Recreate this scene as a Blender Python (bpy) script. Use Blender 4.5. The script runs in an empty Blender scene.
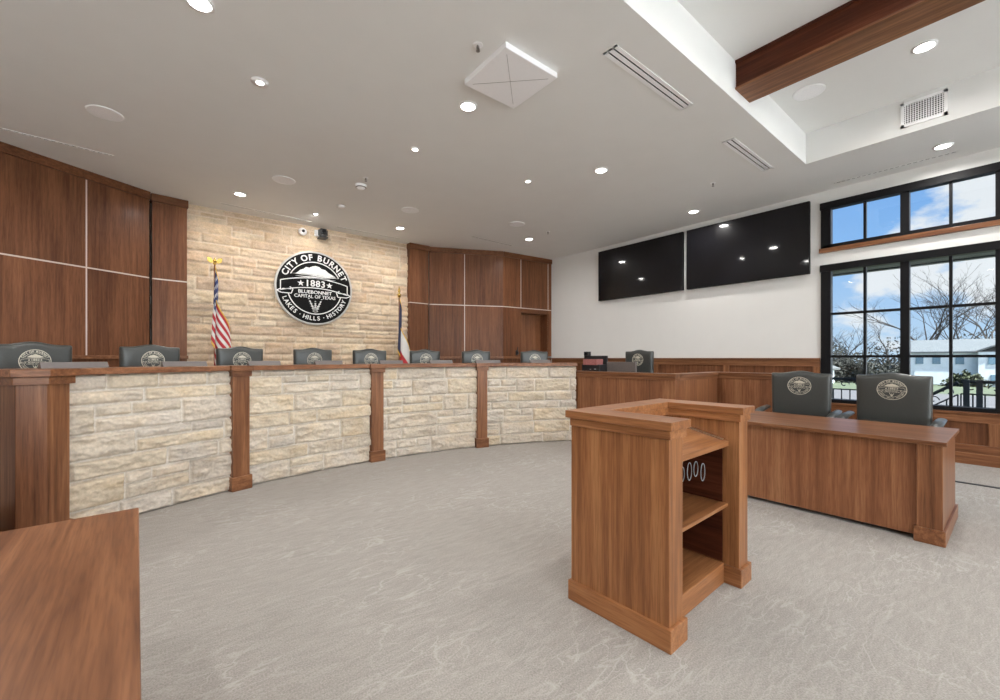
import bpy, bmesh, math, random
import numpy as np
from mathutils import Vector, Matrix
random.seed(7)
PI = math.pi
sc = bpy.context.scene
COL = sc.collection

# ---------------------------------------------------------------- camera, sky, sun, exposure
TA = math.radians(38.826)
cam_d = bpy.data.cameras.new('camera'); cam = bpy.data.objects.new('camera', cam_d); COL.objects.link(cam)
cam.location = (0, 0, 1.4); cam.rotation_euler = (PI/2, 0, -TA)
cam_d.sensor_width = 36; cam_d.lens = 15.12; cam_d.shift_y = 0.008; cam_d.clip_start = 0.05; cam_d.clip_end = 500
sc.camera = cam
sc.view_settings.view_transform = 'Standard'; sc.view_settings.look = 'None'
sc.view_settings.gamma = 1.0; sc.view_settings.use_curve_mapping = False
sc.view_settings.exposure = 0.63
sc.cycles.max_bounces = 16; sc.cycles.diffuse_bounces = 8; sc.cycles.transparent_max_bounces = 16
LAMP = 13.5          # watts of one downlight
SKY = 0.62
BACK_BOOST = 9.5         # boost added to the unseen sky behind the viewer, to light the room

def nd(nt, t, **k):
    n = nt.nodes.new(t)
    for a, b in k.items(): setattr(n, a, b)
    return n

def make_world():
    w = bpy.data.worlds.new('sky'); sc.world = w; w.use_nodes = True
    nt = w.node_tree; nt.nodes.clear(); L = nt.links.new
    tc = nd(nt, 'ShaderNodeTexCoord'); sep = nd(nt, 'ShaderNodeSeparateXYZ'); L(tc.outputs['Generated'], sep.inputs[0])
    r = nd(nt, 'ShaderNodeValToRGB'); L(sep.outputs['Z'], r.inputs[0])
    r.color_ramp.elements[0].position = 0.0; r.color_ramp.elements[0].color = (.60, .78, .98, 1)
    r.color_ramp.elements[1].position = .5; r.color_ramp.elements[1].color = (.10, .30, .80, 1)
    e = r.color_ramp.elements.new(.2); e.color = (.30, .56, .98, 1)
    mp = nd(nt, 'ShaderNodeMapping'); L(tc.outputs['Generated'], mp.inputs[0])
    mp.inputs['Scale'].default_value = (1, 1, 1.9); mp.inputs['Location'].default_value = (.31, .12, .05)
    n = nd(nt, 'ShaderNodeTexNoise'); n.inputs['Scale'].default_value = 8.0; n.inputs['Detail'].default_value = 7
    n.inputs['Roughness'].default_value = .55; L(mp.outputs[0], n.inputs['Vector'])
    acc = n.outputs['Fac']
    for d_, w_, g_ in (((.967, .02, .25), .17, .970), ((.960, .085, .24), .12, .990), ((.978, .150, .16), .16, .9985), ((.955, .225, .25), -.25, .985)):   # where the cumulus banks and the clear gap lie
        v = Vector(d_).normalized(); nv = nd(nt, 'ShaderNodeVectorMath', operation='NORMALIZE'); L(tc.outputs['Generated'], nv.inputs[0])
        dp = nd(nt, 'ShaderNodeVectorMath', operation='DOT_PRODUCT'); L(nv.outputs[0], dp.inputs[0]); dp.inputs[1].default_value = v
        m_ = nd(nt, 'ShaderNodeMapRange'); L(dp.outputs['Value'], m_.inputs[0]); m_.inputs[1].default_value = g_; m_.inputs[2].default_value = 1; m_.inputs[4].default_value = w_
        ad_ = nd(nt, 'ShaderNodeMath', operation='ADD'); L(acc, ad_.inputs[0]); L(m_.outputs[0], ad_.inputs[1]); acc = ad_.outputs[0]
    cr = nd(nt, 'ShaderNodeValToRGB'); L(acc, cr.inputs[0])
    cr.color_ramp.elements[0].position = .55; cr.color_ramp.elements[1].position = .66
    mx = nd(nt, 'ShaderNodeMix', data_type='RGBA'); L(cr.outputs[0], mx.inputs[0]); L(r.outputs[0], mx.inputs[6])
    mx.inputs[7].default_value = (.95, .96, 1.0, 1)
    # added boost of the unseen sky that brightens the room (towards -Y, -X)
    mr = nd(nt, 'ShaderNodeMapRange'); L(sep.outputs['Y'], mr.inputs[0])
    mr.inputs[1].default_value = -.9; mr.inputs[2].default_value = -.1; mr.inputs[3].default_value = BACK_BOOST; mr.inputs[4].default_value = 1.0
    ml = nd(nt, 'ShaderNodeMath', operation='MULTIPLY'); L(mr.outputs[0], ml.inputs[0]); ml.inputs[1].default_value = SKY
    hz = nd(nt, 'ShaderNodeMapRange'); L(sep.outputs['Y'], hz.inputs[0])
    hz.inputs[1].default_value = -.7; hz.inputs[2].default_value = .0; hz.inputs[3].default_value = .85; hz.inputs[4].default_value = 0
    hm = nd(nt, 'ShaderNodeMix', data_type='RGBA'); L(hz.outputs[0], hm.inputs[0]); L(mx.outputs[2], hm.inputs[6]); hm.inputs[7].default_value = (.84, .82, .80, 1)
    bg = nd(nt, 'ShaderNodeBackground'); L(hm.outputs[2], bg.inputs[0]); L(ml.outputs[0], bg.inputs[1])
    out = nd(nt, 'ShaderNodeOutputWorld'); L(bg.outputs[0], out.inputs[0])
make_world()

sd = bpy.data.lights.new('sun', 'SUN'); sd.energy = 17; sd.angle = .02; sd.color = (1, .97, .93)
sun = bpy.data.objects.new('sun', sd); COL.objects.link(sun)
sun.rotation_euler = Vector((.12, .42, -.90)).to_track_quat('-Z', 'Y').to_euler()

def portal(name, loc, rot, sx, sy):       # tells the sampler where daylight comes in; gives off no light itself
    d = bpy.data.lights.new(name, 'AREA'); d.shape = 'RECTANGLE'; d.size = sx; d.size_y = sy; d.cycles.is_portal = True
    o = bpy.data.objects.new(name, d); COL.objects.link(o); o.location = loc; o.rotation_euler = rot
portal('daylight_portal', (8.40, .645, 3.52), (PI/2, 0, PI/2), 2.8, .8)
portal('daylight_portal', (8.40, .645, 1.78), (PI/2, 0, PI/2), 2.8, 2.2)
portal('daylight_portal', (2.45, -6.16, 1.98), (-PI/2, 0, PI), 10.9, 3.5)

# ---------------------------------------------------------------- materials
MATS = {}
def base_mat(name):
    m = bpy.data.materials.new(name); m.use_nodes = True; nt = m.node_tree
    b = nt.nodes['Principled BSDF']; MATS[name] = m
    return m, nt, b, nt.links.new
def ramp(nt, stops):
    r = nd(nt, 'ShaderNodeValToRGB'); cr = r.color_ramp
    while len(cr.elements) < len(stops): cr.elements.new(.5)
    for e, (p, c) in zip(cr.elements, stops): e.position = p; e.color = (*c, 1)
    return r
def plain(name, c, rough=.5, metal=0, noise=.06, scale=30, bump=0, spec=.5, coat=0):
    m, nt, b, L = base_mat(name)
    tc = nd(nt, 'ShaderNodeTexCoord'); n = nd(nt, 'ShaderNodeTexNoise'); n.inputs['Scale'].default_value = scale
    n.inputs['Detail'].default_value = 4; L(tc.outputs['Object'], n.inputs['Vector'])
    r = ramp(nt, [(.3, tuple(x*(1-noise) for x in c)), (.7, tuple(min(1, x*(1+noise)) for x in c))])
    L(n.outputs['Fac'], r.inputs[0]); L(r.outputs[0], b.inputs['Base Color'])
    b.inputs['Roughness'].default_value = rough; b.inputs['Metallic'].default_value = metal
    b.inputs['Specular IOR Level'].default_value = spec; b.inputs['Coat Weight'].default_value = coat
    if bump:
        bp = nd(nt, 'ShaderNodeBump'); bp.inputs['Strength'].default_value = bump; bp.inputs['Distance'].default_value = .01
        L(n.outputs['Fac'], bp.inputs['Height']); L(bp.outputs[0], b.inputs['Normal'])
    return m
def wood(name, axis, dark, mid, light, rough=.36, figure=1.0, ribbon=0.5, spec=.30):
    m, nt, b, L = base_mat(name)
    tc = nd(nt, 'ShaderNodeTexCoord'); oi = nd(nt, 'ShaderNodeObjectInfo')
    ad = nd(nt, 'ShaderNodeVectorMath', operation='ADD'); L(tc.outputs['Object'], ad.inputs[0])
    sv = nd(nt, 'ShaderNodeVectorMath', operation='SCALE'); sv.inputs[0].default_value = (7, 11, 5); L(oi.outputs['Random'], sv.inputs['Scale'])
    L(sv.outputs[0], ad.inputs[1])
    def layer(along, across, sc_, det, dist=0.):
        mp = nd(nt, 'ShaderNodeMapping'); s = [across]*3; s[axis] = along; mp.inputs['Scale'].default_value = s
        L(ad.outputs[0], mp.inputs[0]); n = nd(nt, 'ShaderNodeTexNoise'); n.inputs['Scale'].default_value = sc_
        n.inputs['Detail'].default_value = det; n.inputs['Distortion'].default_value = dist; L(mp.outputs[0], n.inputs['Vector']); return n
    big = layer(.10*figure, 1.0, 4.5, 3, .6)      # broad ribbons of the veneer
    mid_ = layer(.035, 1.0, 34, 5, .3)       # grain
    fine = layer(.05, 1.0, 150, 2)           # pores
    a1 = nd(nt, 'ShaderNodeMath', operation='MULTIPLY'); L(big.outputs['Fac'], a1.inputs[0]); a1.inputs[1].default_value = ribbon
    a2 = nd(nt, 'ShaderNodeMath', operation='MULTIPLY_ADD'); L(mid_.outputs['Fac'], a2.inputs[0]); a2.inputs[1].default_value = 1-ribbon; L(a1.outputs[0], a2.inputs[2])
    r = ramp(nt, [(.33, dark), (.5, mid), (.67, light)]); L(a2.outputs[0], r.inputs[0])
    pr = ramp(nt, [(.35, (.74, .70, .68)), (.55, (1, 1, 1))]); L(fine.outputs['Fac'], pr.inputs[0])
    mx = nd(nt, 'ShaderNodeMix', data_type='RGBA', blend_type='MULTIPLY'); mx.inputs[0].default_value = .8
    L(r.outputs[0], mx.inputs[6]); L(pr.outputs[0], mx.inputs[7])
    hs = nd(nt, 'ShaderNodeHueSaturation'); mv = nd(nt, 'ShaderNodeMapRange'); L(oi.outputs['Random'], mv.inputs[0])
    mv.inputs[3].default_value = .9; mv.inputs[4].default_value = 1.1; L(mv.outputs[0], hs.inputs['Value']); L(mx.outputs[2], hs.inputs['Color'])
    L(hs.outputs[0], b.inputs['Base Color']); b.inputs['Roughness'].default_value = rough
    b.inputs['Specular IOR Level'].default_value = spec; b.inputs['Coat Weight'].default_value = .05; b.inputs['Coat Roughness'].default_value = .2
    bp = nd(nt, 'ShaderNodeBump'); bp.inputs['Strength'].default_value = .12; bp.inputs['Distance'].default_value = .002
    L(mid_.outputs['Fac'], bp.inputs['Height']); L(bp.outputs[0], b.inputs['Normal'])
    return m
# one stain, grain along x, y or z; the wall veneer is the darker, redder cut
WD = ((.115, .042, .017), (.205, .084, .036), (.320, .145, .066))
PD = ((.095, .036, .017), (.165, .066, .030), (.240, .102, .048))
for i, ax in enumerate('xyz'):
    wood('wood_'+ax, i, *WD, ribbon=.36); wood('panel_'+ax, i, *PD, figure=.6, rough=.42, spec=.18)
PW = ((.175, .066, .024), (.295, .122, .046), (.410, .188, .078))
wood('podium_z', 2, *PW, figure=1.3, ribbon=.42)
for i, ax in enumerate('xy'): wood('podium_'+ax, i, *PW, figure=1.3, ribbon=.42)
wood('ribbon_z', 2, (.15, .055, .024), (.235, .095, .042), (.36, .17, .08), figure=.3, ribbon=.55)
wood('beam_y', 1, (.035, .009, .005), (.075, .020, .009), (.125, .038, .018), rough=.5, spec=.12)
WHITE = plain('wall_paint', (.76, .755, .735), .85, noise=.01, scale=3)
CEIL = plain('ceiling_paint', (.785, .785, .77), .9, noise=.01, scale=3)
TRAYW = plain('fixture_white', (.93, .93, .94), .45, noise=.01)
BLACKM = plain('black_metal', (.008, .008, .009), .5, 0, spec=.15)
SILVER = plain('brushed_metal', (.78, .77, .75), .28, 1)
INLAY = plain('pale_inlay', (.62, .53, .47), .4, .1, noise=.02)
GOLD = plain('gold', (.85, .58, .16), .25, 1)
FRINGE = plain('gold_fringe', (.80, .50, .08), .7)
LEATHER = plain('leather', (.044, .047, .044), .36, noise=.12, scale=160, bump=.05, coat=.12)
THREAD = plain('pale_thread', (.62, .58, .48), .7)
DARKP = plain('dark_plastic', (.02, .02, .022), .35)
GREYP = plain('grey_plate', (.13, .112, .105), .45)
SEALW = plain('seal_white', (.86, .86, .84), .4)
SEALK = plain('seal_black', (.010, .010, .010), .7, noise=.3, scale=60, spec=.12)
SEALE = plain('seal_edge', (.55, .53, .50), .4, .3)
RED_BOX = plain('reddish_card', (.30, .11, .10), .6, noise=.2, scale=40)
WHITE_CABLE = plain('pale_cable', (.28, .28, .28), .5)
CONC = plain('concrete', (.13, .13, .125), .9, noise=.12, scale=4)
BOUNCEG = plain('pale_bounce', (.73, .73, .72), .9, noise=.06, scale=4)
GRASS = plain('lawn', (.034, .047, .022), .95, noise=.4, scale=.6)
ROADM = plain('asphalt', (.048, .048, .052), .9, noise=.15, scale=2)
SIDING = plain('siding', (.55, .60, .63), .7, noise=.05, scale=2)
ROOFM = plain('metal_roof', (.062, .072, .078), .6, noise=.1, scale=2)
ROOFG = plain('shingle_roof', (.05, .055, .055), .8, noise=.2, scale=2)
HWIN = plain('house_window', (.12, .20, .26), .2)
BARK = plain('bark', (.022, .020, .019), .9, noise=.3, scale=3)
LEAF = plain('evergreen_leaf', (.026, .034, .012), .8, noise=.5, scale=2)
BRUSH = plain('winter_brush', (.026, .028, .023), .9, noise=.4, scale=1)
RAILM = plain('railing_metal', (.02, .03, .04), .45, .3)
STRIPM = plain('rubber_strip', (.015, .017, .022), .6)

def emit(name, c, s):
    m, nt, b, L = base_mat(name); b.inputs['Emission Color'].default_value = (*c, 1); b.inputs['Emission Strength'].default_value = s
    b.inputs['Base Color'].default_value = (.9, .9, .9, 1); return m
GLOW = emit('lamp_glow', (1, .95, .88), 14)

def glass():
    m, nt, b, L = base_mat('window_glass'); nt.nodes.remove(b)
    t = nd(nt, 'ShaderNodeBsdfTransparent'); t.inputs[0].default_value = (.95, .98, .985, 1)
    g = nd(nt, 'ShaderNodeBsdfGlossy'); g.inputs['Roughness'].default_value = .02
    f = nd(nt, 'ShaderNodeFresnel'); f.inputs['IOR'].default_value = 1.35
    mx = nd(nt, 'ShaderNodeMixShader'); L(f.outputs[0], mx.inputs[0]); L(t.outputs[0], mx.inputs[1]); L(g.outputs[0], mx.inputs[2])
    L(mx.outputs[0], nt.nodes['Material Output'].inputs[0]); return m
GLASS = glass()

def screen():
    m, nt, b, L = base_mat('tv_screen')
    b.inputs['Base Color'].default_value = (.006, .006, .008, 1); b.inputs['Roughness'].default_value = .28; b.inputs['Specular IOR Level'].default_value = .10
    b.inputs['Coat Weight'].default_value = .55; b.inputs['Coat Roughness'].default_value = .05
    tc = nd(nt, 'ShaderNodeTexCoord'); n = nd(nt, 'ShaderNodeTexNoise'); n.inputs['Scale'].default_value = 1.5; L(tc.outputs['Object'], n.inputs['Vector'])
    r = ramp(nt, [(.3, (.005, .005, .006)), (.7, (.009, .009, .012))]); L(n.outputs['Fac'], r.inputs[0]); L(r.outputs[0], b.inputs['Base Color'])
    return m
SCREEN = screen()

def carpet():
    m, nt, b, L = base_mat('carpet')
    tc = nd(nt, 'ShaderNodeTexCoord')
    mp = nd(nt, 'ShaderNodeMapping'); mp.inputs['Rotation'].default_value = (0, 0, math.radians(20)); mp.inputs['Scale'].default_value = (1.0, 2.6, 1)
    L(tc.outputs['Object'], mp.inputs[0])
    def vein(scale, w, dist, vec):
        n = nd(nt, 'ShaderNodeTexNoise'); n.inputs['Scale'].default_value = scale; n.inputs['Detail'].default_value = 3; n.inputs['Distortion'].default_value = dist
        L(vec, n.inputs['Vector'])
        s = nd(nt, 'ShaderNodeMath', operation='SUBTRACT'); L(n.outputs['Fac'], s.inputs[0]); s.inputs[1].default_value = .5
        a = nd(nt, 'ShaderNodeMath', operation='ABSOLUTE'); L(s.outputs[0], a.inputs[0])
        r = nd(nt, 'ShaderNodeMapRange'); L(a.outputs[0], r.inputs[0]); r.inputs[1].default_value = 0; r.inputs[2].default_value = w; r.inputs[3].default_value = 1; r.inputs[4].default_value = 0
        return r.outputs[0]
    v1 = vein(1.9, .014, .5, mp.outputs[0]); v2 = vein(3.4, .014, .35, mp.outputs[0])
    # veins fade in and out
    pm = nd(nt, 'ShaderNodeTexNoise'); pm.inputs['Scale'].default_value = 1.3; L(tc.outputs['Object'], pm.inputs['Vector'])
    pr = nd(nt, 'ShaderNodeMapRange'); L(pm.outputs['Fac'], pr.inputs[0]); pr.inputs[1].default_value = .4; pr.inputs[2].default_value = .62
    mxv = nd(nt, 'ShaderNodeMath', operation='MAXIMUM'); L(v1, mxv.inputs[0]); L(v2, mxv.inputs[1])
    mv = nd(nt, 'ShaderNodeMath', operation='MULTIPLY'); L(mxv.outputs[0], mv.inputs[0]); L(pr.outputs[0], mv.inputs[1])
    # combed loop pile
    mp2 = nd(nt, 'ShaderNodeMapping'); mp2.inputs['Rotation'].default_value = (0, 0, math.radians(20)); mp2.inputs['Scale'].default_value = (1, 5, 1); L(tc.outputs['Object'], mp2.inputs[0])
    n1 = nd(nt, 'ShaderNodeTexNoise'); n1.inputs['Scale'].default_value = 7; n1.inputs['Detail'].default_value = 5; n1.inputs['Distortion'].default_value = .8; L(mp2.outputs[0], n1.inputs['Vector'])
    n2 = nd(nt, 'ShaderNodeTexNoise'); n2.inputs['Scale'].default_value = 130; n2.inputs['Detail'].default_value = 3; L(tc.outputs['Object'], n2.inputs['Vector'])
    a = nd(nt, 'ShaderNodeMath', operation='MULTIPLY'); L(n1.outputs['Fac'], a.inputs[0]); a.inputs[1].default_value = .30
    c = nd(nt, 'ShaderNodeMath', operation='MULTIPLY_ADD'); L(n2.outputs['Fac'], c.inputs[0]); c.inputs[1].default_value = .70; L(a.outputs[0], c.inputs[2])
    r = ramp(nt, [(.34, (.265, .245, .222)), (.66, (.415, .390, .362))]); L(c.outputs[0], r.inputs[0])
    mx = nd(nt, 'ShaderNodeMix', data_type='RGBA'); L(mv.outputs[0], mx.inputs[0]); L(r.outputs[0], mx.inputs[6]); mx.inputs[7].default_value = (.50, .48, .45, 1)
    sm = nd(nt, 'ShaderNodeMath', operation='MULTIPLY'); L(mv.outputs[0], sm.inputs[0]); sm.inputs[1].default_value = .55; L(sm.outputs[0], mx.inputs[0])
    L(mx.outputs[2], b.inputs['Base Color']); b.inputs['Roughness'].default_value = .95; b.inputs['Specular IOR Level'].default_value = .15
    bp = nd(nt, 'ShaderNodeBump'); bp.inputs['Strength'].default_value = .5; bp.inputs['Distance'].default_value = .006
    L(n2.outputs['Fac'], bp.inputs['Height']); L(bp.outputs[0], b.inputs['Normal'])
    return m
CARPET = carpet()

def attr_mat(name, rough, grain=.12, scale=60):
    m, nt, b, L = base_mat(name)
    at = nd(nt, 'ShaderNodeAttribute', attribute_name='Col')
    tc = nd(nt, 'ShaderNodeTexCoord'); n = nd(nt, 'ShaderNodeTexNoise'); n.inputs['Scale'].default_value = scale; n.inputs['Detail'].default_value = 6
    L(tc.outputs['Object'], n.inputs['Vector'])
    r = ramp(nt, [(.3, (1-grain*2,)*3), (.7, (1, 1, 1))]); L(n.outputs['Fac'], r.inputs[0])
    mx = nd(nt, 'ShaderNodeMix', data_type='RGBA', blend_type='MULTIPLY'); mx.inputs[0].default_value = 1
    L(at.outputs['Color'], mx.inputs[6]); L(r.outputs[0], mx.inputs[7]); L(mx.outputs[2], b.inputs['Base Color'])
    b.inputs['Roughness'].default_value = rough
    bp = nd(nt, 'ShaderNodeBump'); bp.inputs['Strength'].default_value = .5; bp.inputs['Distance'].default_value = .004
    L(n.outputs['Fac'], bp.inputs['Height']); L(bp.outputs[0], b.inputs['Normal'])
    return m
STONE = attr_mat('limestone', .9, .12, 45)
CLOTH = attr_mat('flag_cloth', .65, .04, 200)

# ---------------------------------------------------------------- mesh helpers
def obox(bm, p, q, o0, o1, z0, z1):
    """box along p->q (plan points), from offset o0 to o1 on the right-hand side of p->q"""
    p = Vector(p[:2]); q = Vector(q[:2]); d = (q-p).normalized(); n = Vector((d.y, -d.x))
    c = [p+n*o0, q+n*o0, q+n*o1, p+n*o1]
    prism(bm, c, z0, z1)
def prism(bm, pts, z0, z1):
    a = sum(pts[i][0]*pts[(i+1) % len(pts)][1]-pts[(i+1) % len(pts)][0]*pts[i][1] for i in range(len(pts)))
    if a < 0: pts = pts[::-1]
    if z0 > z1: z0, z1 = z1, z0
    v0 = [bm.verts.new((x[0], x[1], z0)) for x in pts]; v1 = [bm.verts.new((x[0], x[1], z1)) for x in pts]
    n = len(pts); bm.faces.new(v0[::-1]); bm.faces.new(v1)
    for i in range(n): bm.faces.new((v0[i], v0[(i+1) % n], v1[(i+1) % n], v1[i]))
def box(bm, x0, x1, y0, y1, z0, z1):
    if x0 > x1: x0, x1 = x1, x0
    if y0 > y1: y0, y1 = y1, y0
    prism(bm, [(x0, y0), (x1, y0), (x1, y1), (x0, y1)], z0, z1)
def lathe(bm, prof, seg=24, c=(0, 0, 0), M=None):
    rings = []
    for r, z in prof:
        if r < 1e-6: rings.append([bm.verts.new((c[0], c[1], c[2]+z))])
        else: rings.append([bm.verts.new((c[0]+r*math.cos(2*PI*k/seg), c[1]+r*math.sin(2*PI*k/seg), c[2]+z)) for k in range(seg)])
    vs = [v for r in rings for v in r]
    for a, b in zip(rings, rings[1:]):
        for k in range(seg):
            k2 = (k+1) % seg
            if len(a) == 1 and len(b) == 1: continue
            if len(a) == 1: bm.faces.new((a[0], b[k], b[k2]))
            elif len(b) == 1: bm.faces.new((a[k], a[k2], b[0]))
            else: bm.faces.new((a[k], a[k2], b[k2], b[k]))
    if M is not None:
        for v in vs: v.co = M @ v.co
def tube(bm, pts, r, seg=8, r2=None):
    pts = [Vector(p) for p in pts]; rings = []; n = len(pts); up = None
    for i, p in enumerate(pts):
        t = (pts[min(i+1, n-1)]-pts[max(i-1, 0)]).normalized()
        if up is None: up = Vector((0, 0, 1)) if abs(t.z) < .9 else Vector((1, 0, 0))
        a = t.cross(up)
        if a.length < 1e-4: a = t.cross(Vector((1, .3, .2)))
        a.normalize(); b = t.cross(a).normalized(); up = -b if b.dot(up) < 0 else b
        b = up; rr = r if r2 is None else r+(r2-r)*i/(n-1)
        rings.append([bm.verts.new(p+a*rr*math.cos(2*PI*k/seg)+b*rr*math.sin(2*PI*k/seg)) for k in range(seg)])
    for x, y in zip(rings, rings[1:]):
        for k in range(seg): bm.faces.new((x[k], x[(k+1) % seg], y[(k+1) % seg], y[k]))
    bm.faces.new(rings[0][::-1]); bm.faces.new(rings[-1])
def BM(): return bmesh.new()
def link(name, me, mat, parent=None, loc=None):
    o = bpy.data.objects.new(name, me); COL.objects.link(o)
    if mat is not None: me.materials.append(mat if not isinstance(mat, str) else MATS[mat])
    if parent is not None: o.parent = parent
    if loc is not None: o.location = loc
    return o
def obj(name, bm, mat, parent=None, world=False, bevel=0, smooth=False, loc=None):
    if world and parent is not None:
        off = Vector(parent.location)
        g = parent.parent
        while g is not None: off += Vector(g.location); g = g.parent
        bmesh.ops.translate(bm, verts=bm.verts, vec=-off)
    bmesh.ops.recalc_face_normals(bm, faces=bm.faces)
    me = bpy.data.meshes.new(name); bm.to_mesh(me); bm.free()
    if smooth: me.polygons.foreach_set('use_smooth', [True]*len(me.polygons))
    o = link(name, me, mat, parent, loc)
    if bevel:
        m = o.modifiers.new('edge', 'BEVEL'); m.width = bevel; m.segments = 2; m.limit_method = 'ANGLE'; m.angle_limit = math.radians(40)
    return o
def thing(name, label, cat, loc=(0, 0, 0), rz=0, group=None):
    o = bpy.data.objects.new(name, None); COL.objects.link(o); o.empty_display_size = .1
    o.location = loc; o.rotation_euler = (0, 0, rz); return tag(o, label, cat, group)
def tag(o, label, cat, group=None, kind=None):
    o['label'] = label; o['category'] = cat
    if group: o['group'] = group
    if kind: o['kind'] = kind
    return o
def struct(name, bm, mat, label, cat, **k):
    o = obj(name, bm, mat, **k); return tag(o, label, cat, kind='structure')
def copy_tree(o, parent=None):
    c = o.copy(); COL.objects.link(c)
    if parent is not None: c.parent = parent
    for ch in list(o.children): copy_tree(ch, c)
    return c
def grid_mesh(name, P, C, mat, smooth=True, parent=None, loc=None):
    nu, nv = P.shape[:2]
    me = bpy.data.meshes.new(name)
    idx = np.arange(nu*nv).reshape(nu, nv)
    f = np.stack([idx[:-1, :-1], idx[1:, :-1], idx[1:, 1:], idx[:-1, 1:]], -1).reshape(-1, 4)
    me.vertices.add(nu*nv); me.vertices.foreach_set('co', P.reshape(-1).astype(np.float32))
    me.loops.add(f.size); me.loops.foreach_set('vertex_index', f.reshape(-1).astype(np.int32))
    me.polygons.add(len(f)); me.polygons.foreach_set('loop_start', (np.arange(len(f))*4).astype(np.int32))
    me.polygons.foreach_set('use_smooth', np.full(len(f), smooth))
    me.update(calc_edges=True); me.validate()
    if C is not None:
        at = me.color_attributes.new('Col', 'FLOAT_COLOR', 'POINT')
        at.data.foreach_set('color', np.concatenate([C.reshape(-1, 3), np.ones((nu*nv, 1))], 1).reshape(-1).astype(np.float32))
    return link(name, me, mat, parent, loc)

# numpy noise
def vnoise(x, y, seed):
    xi = np.floor(x).astype(np.int64); yi = np.floor(y).astype(np.int64); fx = x-xi; fy = y-yi
    fx = fx*fx*(3-2*fx); fy = fy*fy*(3-2*fy)
    def h(a, b):
        n = (a*374761393+b*668265263+seed*982451653) & 0xffffffff
        n = ((n ^ (n >> 13))*1274126177) & 0xffffffff
        return ((n ^ (n >> 16)) & 0xffff)/65535.
    return (h(xi, yi)*(1-fx)+h(xi+1, yi)*fx)*(1-fy)+(h(xi, yi+1)*(1-fx)+h(xi+1, yi+1)*fx)*fy
def fbm(x, y, seed, o=4):
    s = 0; a = .5
    for k in range(o): s = s+a*vnoise(x*2**k, y*2**k, seed+k*17); a *= .5
    return s
def stone_field(W, H, res, seed, course, wr, relief, tint, mortar):
    """rough ashlar masonry: relief (m) and colour on a grid of nu x nv points"""
    rnd = random.Random(seed); nu = int(W/res)+1; nv = int(H/res)+1
    U, V = np.meshgrid(np.linspace(0, W, nu), np.linspace(0, H, nv), indexing='ij')
    h = np.zeros_like(U); C = np.zeros(U.shape+(3,)); rects = []
    z = 0.
    while z < H-.01:
        ch = rnd.choice(course); 
        if H-z-ch < .06: ch = H-z
        x = -rnd.uniform(0, .3)
        while x < W:
            w = rnd.uniform(*wr)
            if ch > .16 and rnd.random() < .45:
                k = rnd.uniform(.42, .58)
                rects.append((x, x+w, z, z+ch*k)); s = rnd.uniform(.35, .65)
                if w > .45: rects += [(x, x+w*s, z+ch*k, z+ch), (x+w*s, x+w, z+ch*k, z+ch)]
                else: rects.append((x, x+w, z+ch*k, z+ch))
            else: rects.append((x, x+w, z, z+ch))
            x += w
        z += ch
    wob = (fbm(U*9, V*9, seed+5, 2)-.4)*.010
    for (x0, x1, z0, z1) in rects:
        i0 = max(0, int(np.ceil(x0/W*(nu-1)))); i1 = min(nu-1, int(x1/W*(nu-1))); j0 = max(0, int(np.ceil(z0/H*(nv-1)))); j1 = min(nv-1, int(z1/H*(nv-1)))
        if i1 < i0 or j1 < j0: continue
        sl = (slice(i0, i1+1), slice(j0, j1+1)); u = U[sl]; v = V[sl]
        d = np.minimum(np.minimum(u-x0, x1-u), np.minimum(v-z0, z1-v)) - .005 + wob[sl]
        sd_ = rnd.randrange(9999)
        rough = fbm(u*7+sd_, v*16+sd_*.7, seed+sd_, 4)
        ridge = 1-np.abs(fbm(u*3.2+v*2.5+sd_*.3, v*11-u*1.2, seed+sd_+3, 3)-.45)*3.2
        edge = np.clip(d/.016, 0, 1); edge = edge*edge*(3-2*edge)
        chip = np.abs(fbm(u*14+sd_*.1, v*26+u*6, seed+sd_+9, 3)-.45)*2.2
        hh = edge*(.004+rnd.uniform(0, .006)+relief*(rough*.7+np.clip(ridge, 0, 1)*.45+chip*.55))
        h[sl] = hh
        t = np.array(tint[rnd.randrange(len(tint))])*rnd.uniform(.93, 1.05)
        st = fbm(u*5+sd_, v*7, seed+11, 4)
        st2 = np.clip((fbm(u*9+sd_, v*22, seed+31, 4)-.52)*5, 0, 1)
        warm = np.clip((fbm(u*4+sd_*.2, v*6, seed+71, 3)-.42)*4, 0, 1)[..., None]
        col = t[None, None, :]*(.84+.34*st[..., None])*(1+warm*np.array([.045, .0, -.075]))
        col = col*(1-st2[..., None]*np.array([.10, .13, .17]))
        m = np.clip(d/.006, 0, 1)[..., None]
        C[sl] = col*m+np.array(mortar)*(1-m)
    return U, V, h, C

# ---------------------------------------------------------------- setting
C = 4.09; CT = 4.51; XR = 8.33; XL = -3.4; YB = -6.0; YF = 9.25
TX0, TX1, TY0, TY1 = -2.1, 6.96, -4.2, 1.88      # the raised tray in the ceiling
bm = BM(); box(bm, XL-.2, XR+.25, YB-.2, YF+.2, -.12, 0); struct('floor', bm, CARPET, 'pale beige carpet with light branching veins', 'carpet')
bm = BM(); CTOP = 4.75
box(bm, XL-.2, XR+.25, TY1, YF+.2, C, CTOP); box(bm, XL-.2, XR+.25, YB-.2, TY0, C, CTOP)
box(bm, TX1, XR+.25, TY0, TY1, C, CTOP); box(bm, XL-.2, TX0, TY0, TY1, C, CTOP); box(bm, TX0, TX1, TY0, TY1, CT, CTOP)
ceil = struct('ceiling', bm, CEIL, 'off-white ceiling with a raised rectangular tray near the windows', 'ceiling')

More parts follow.
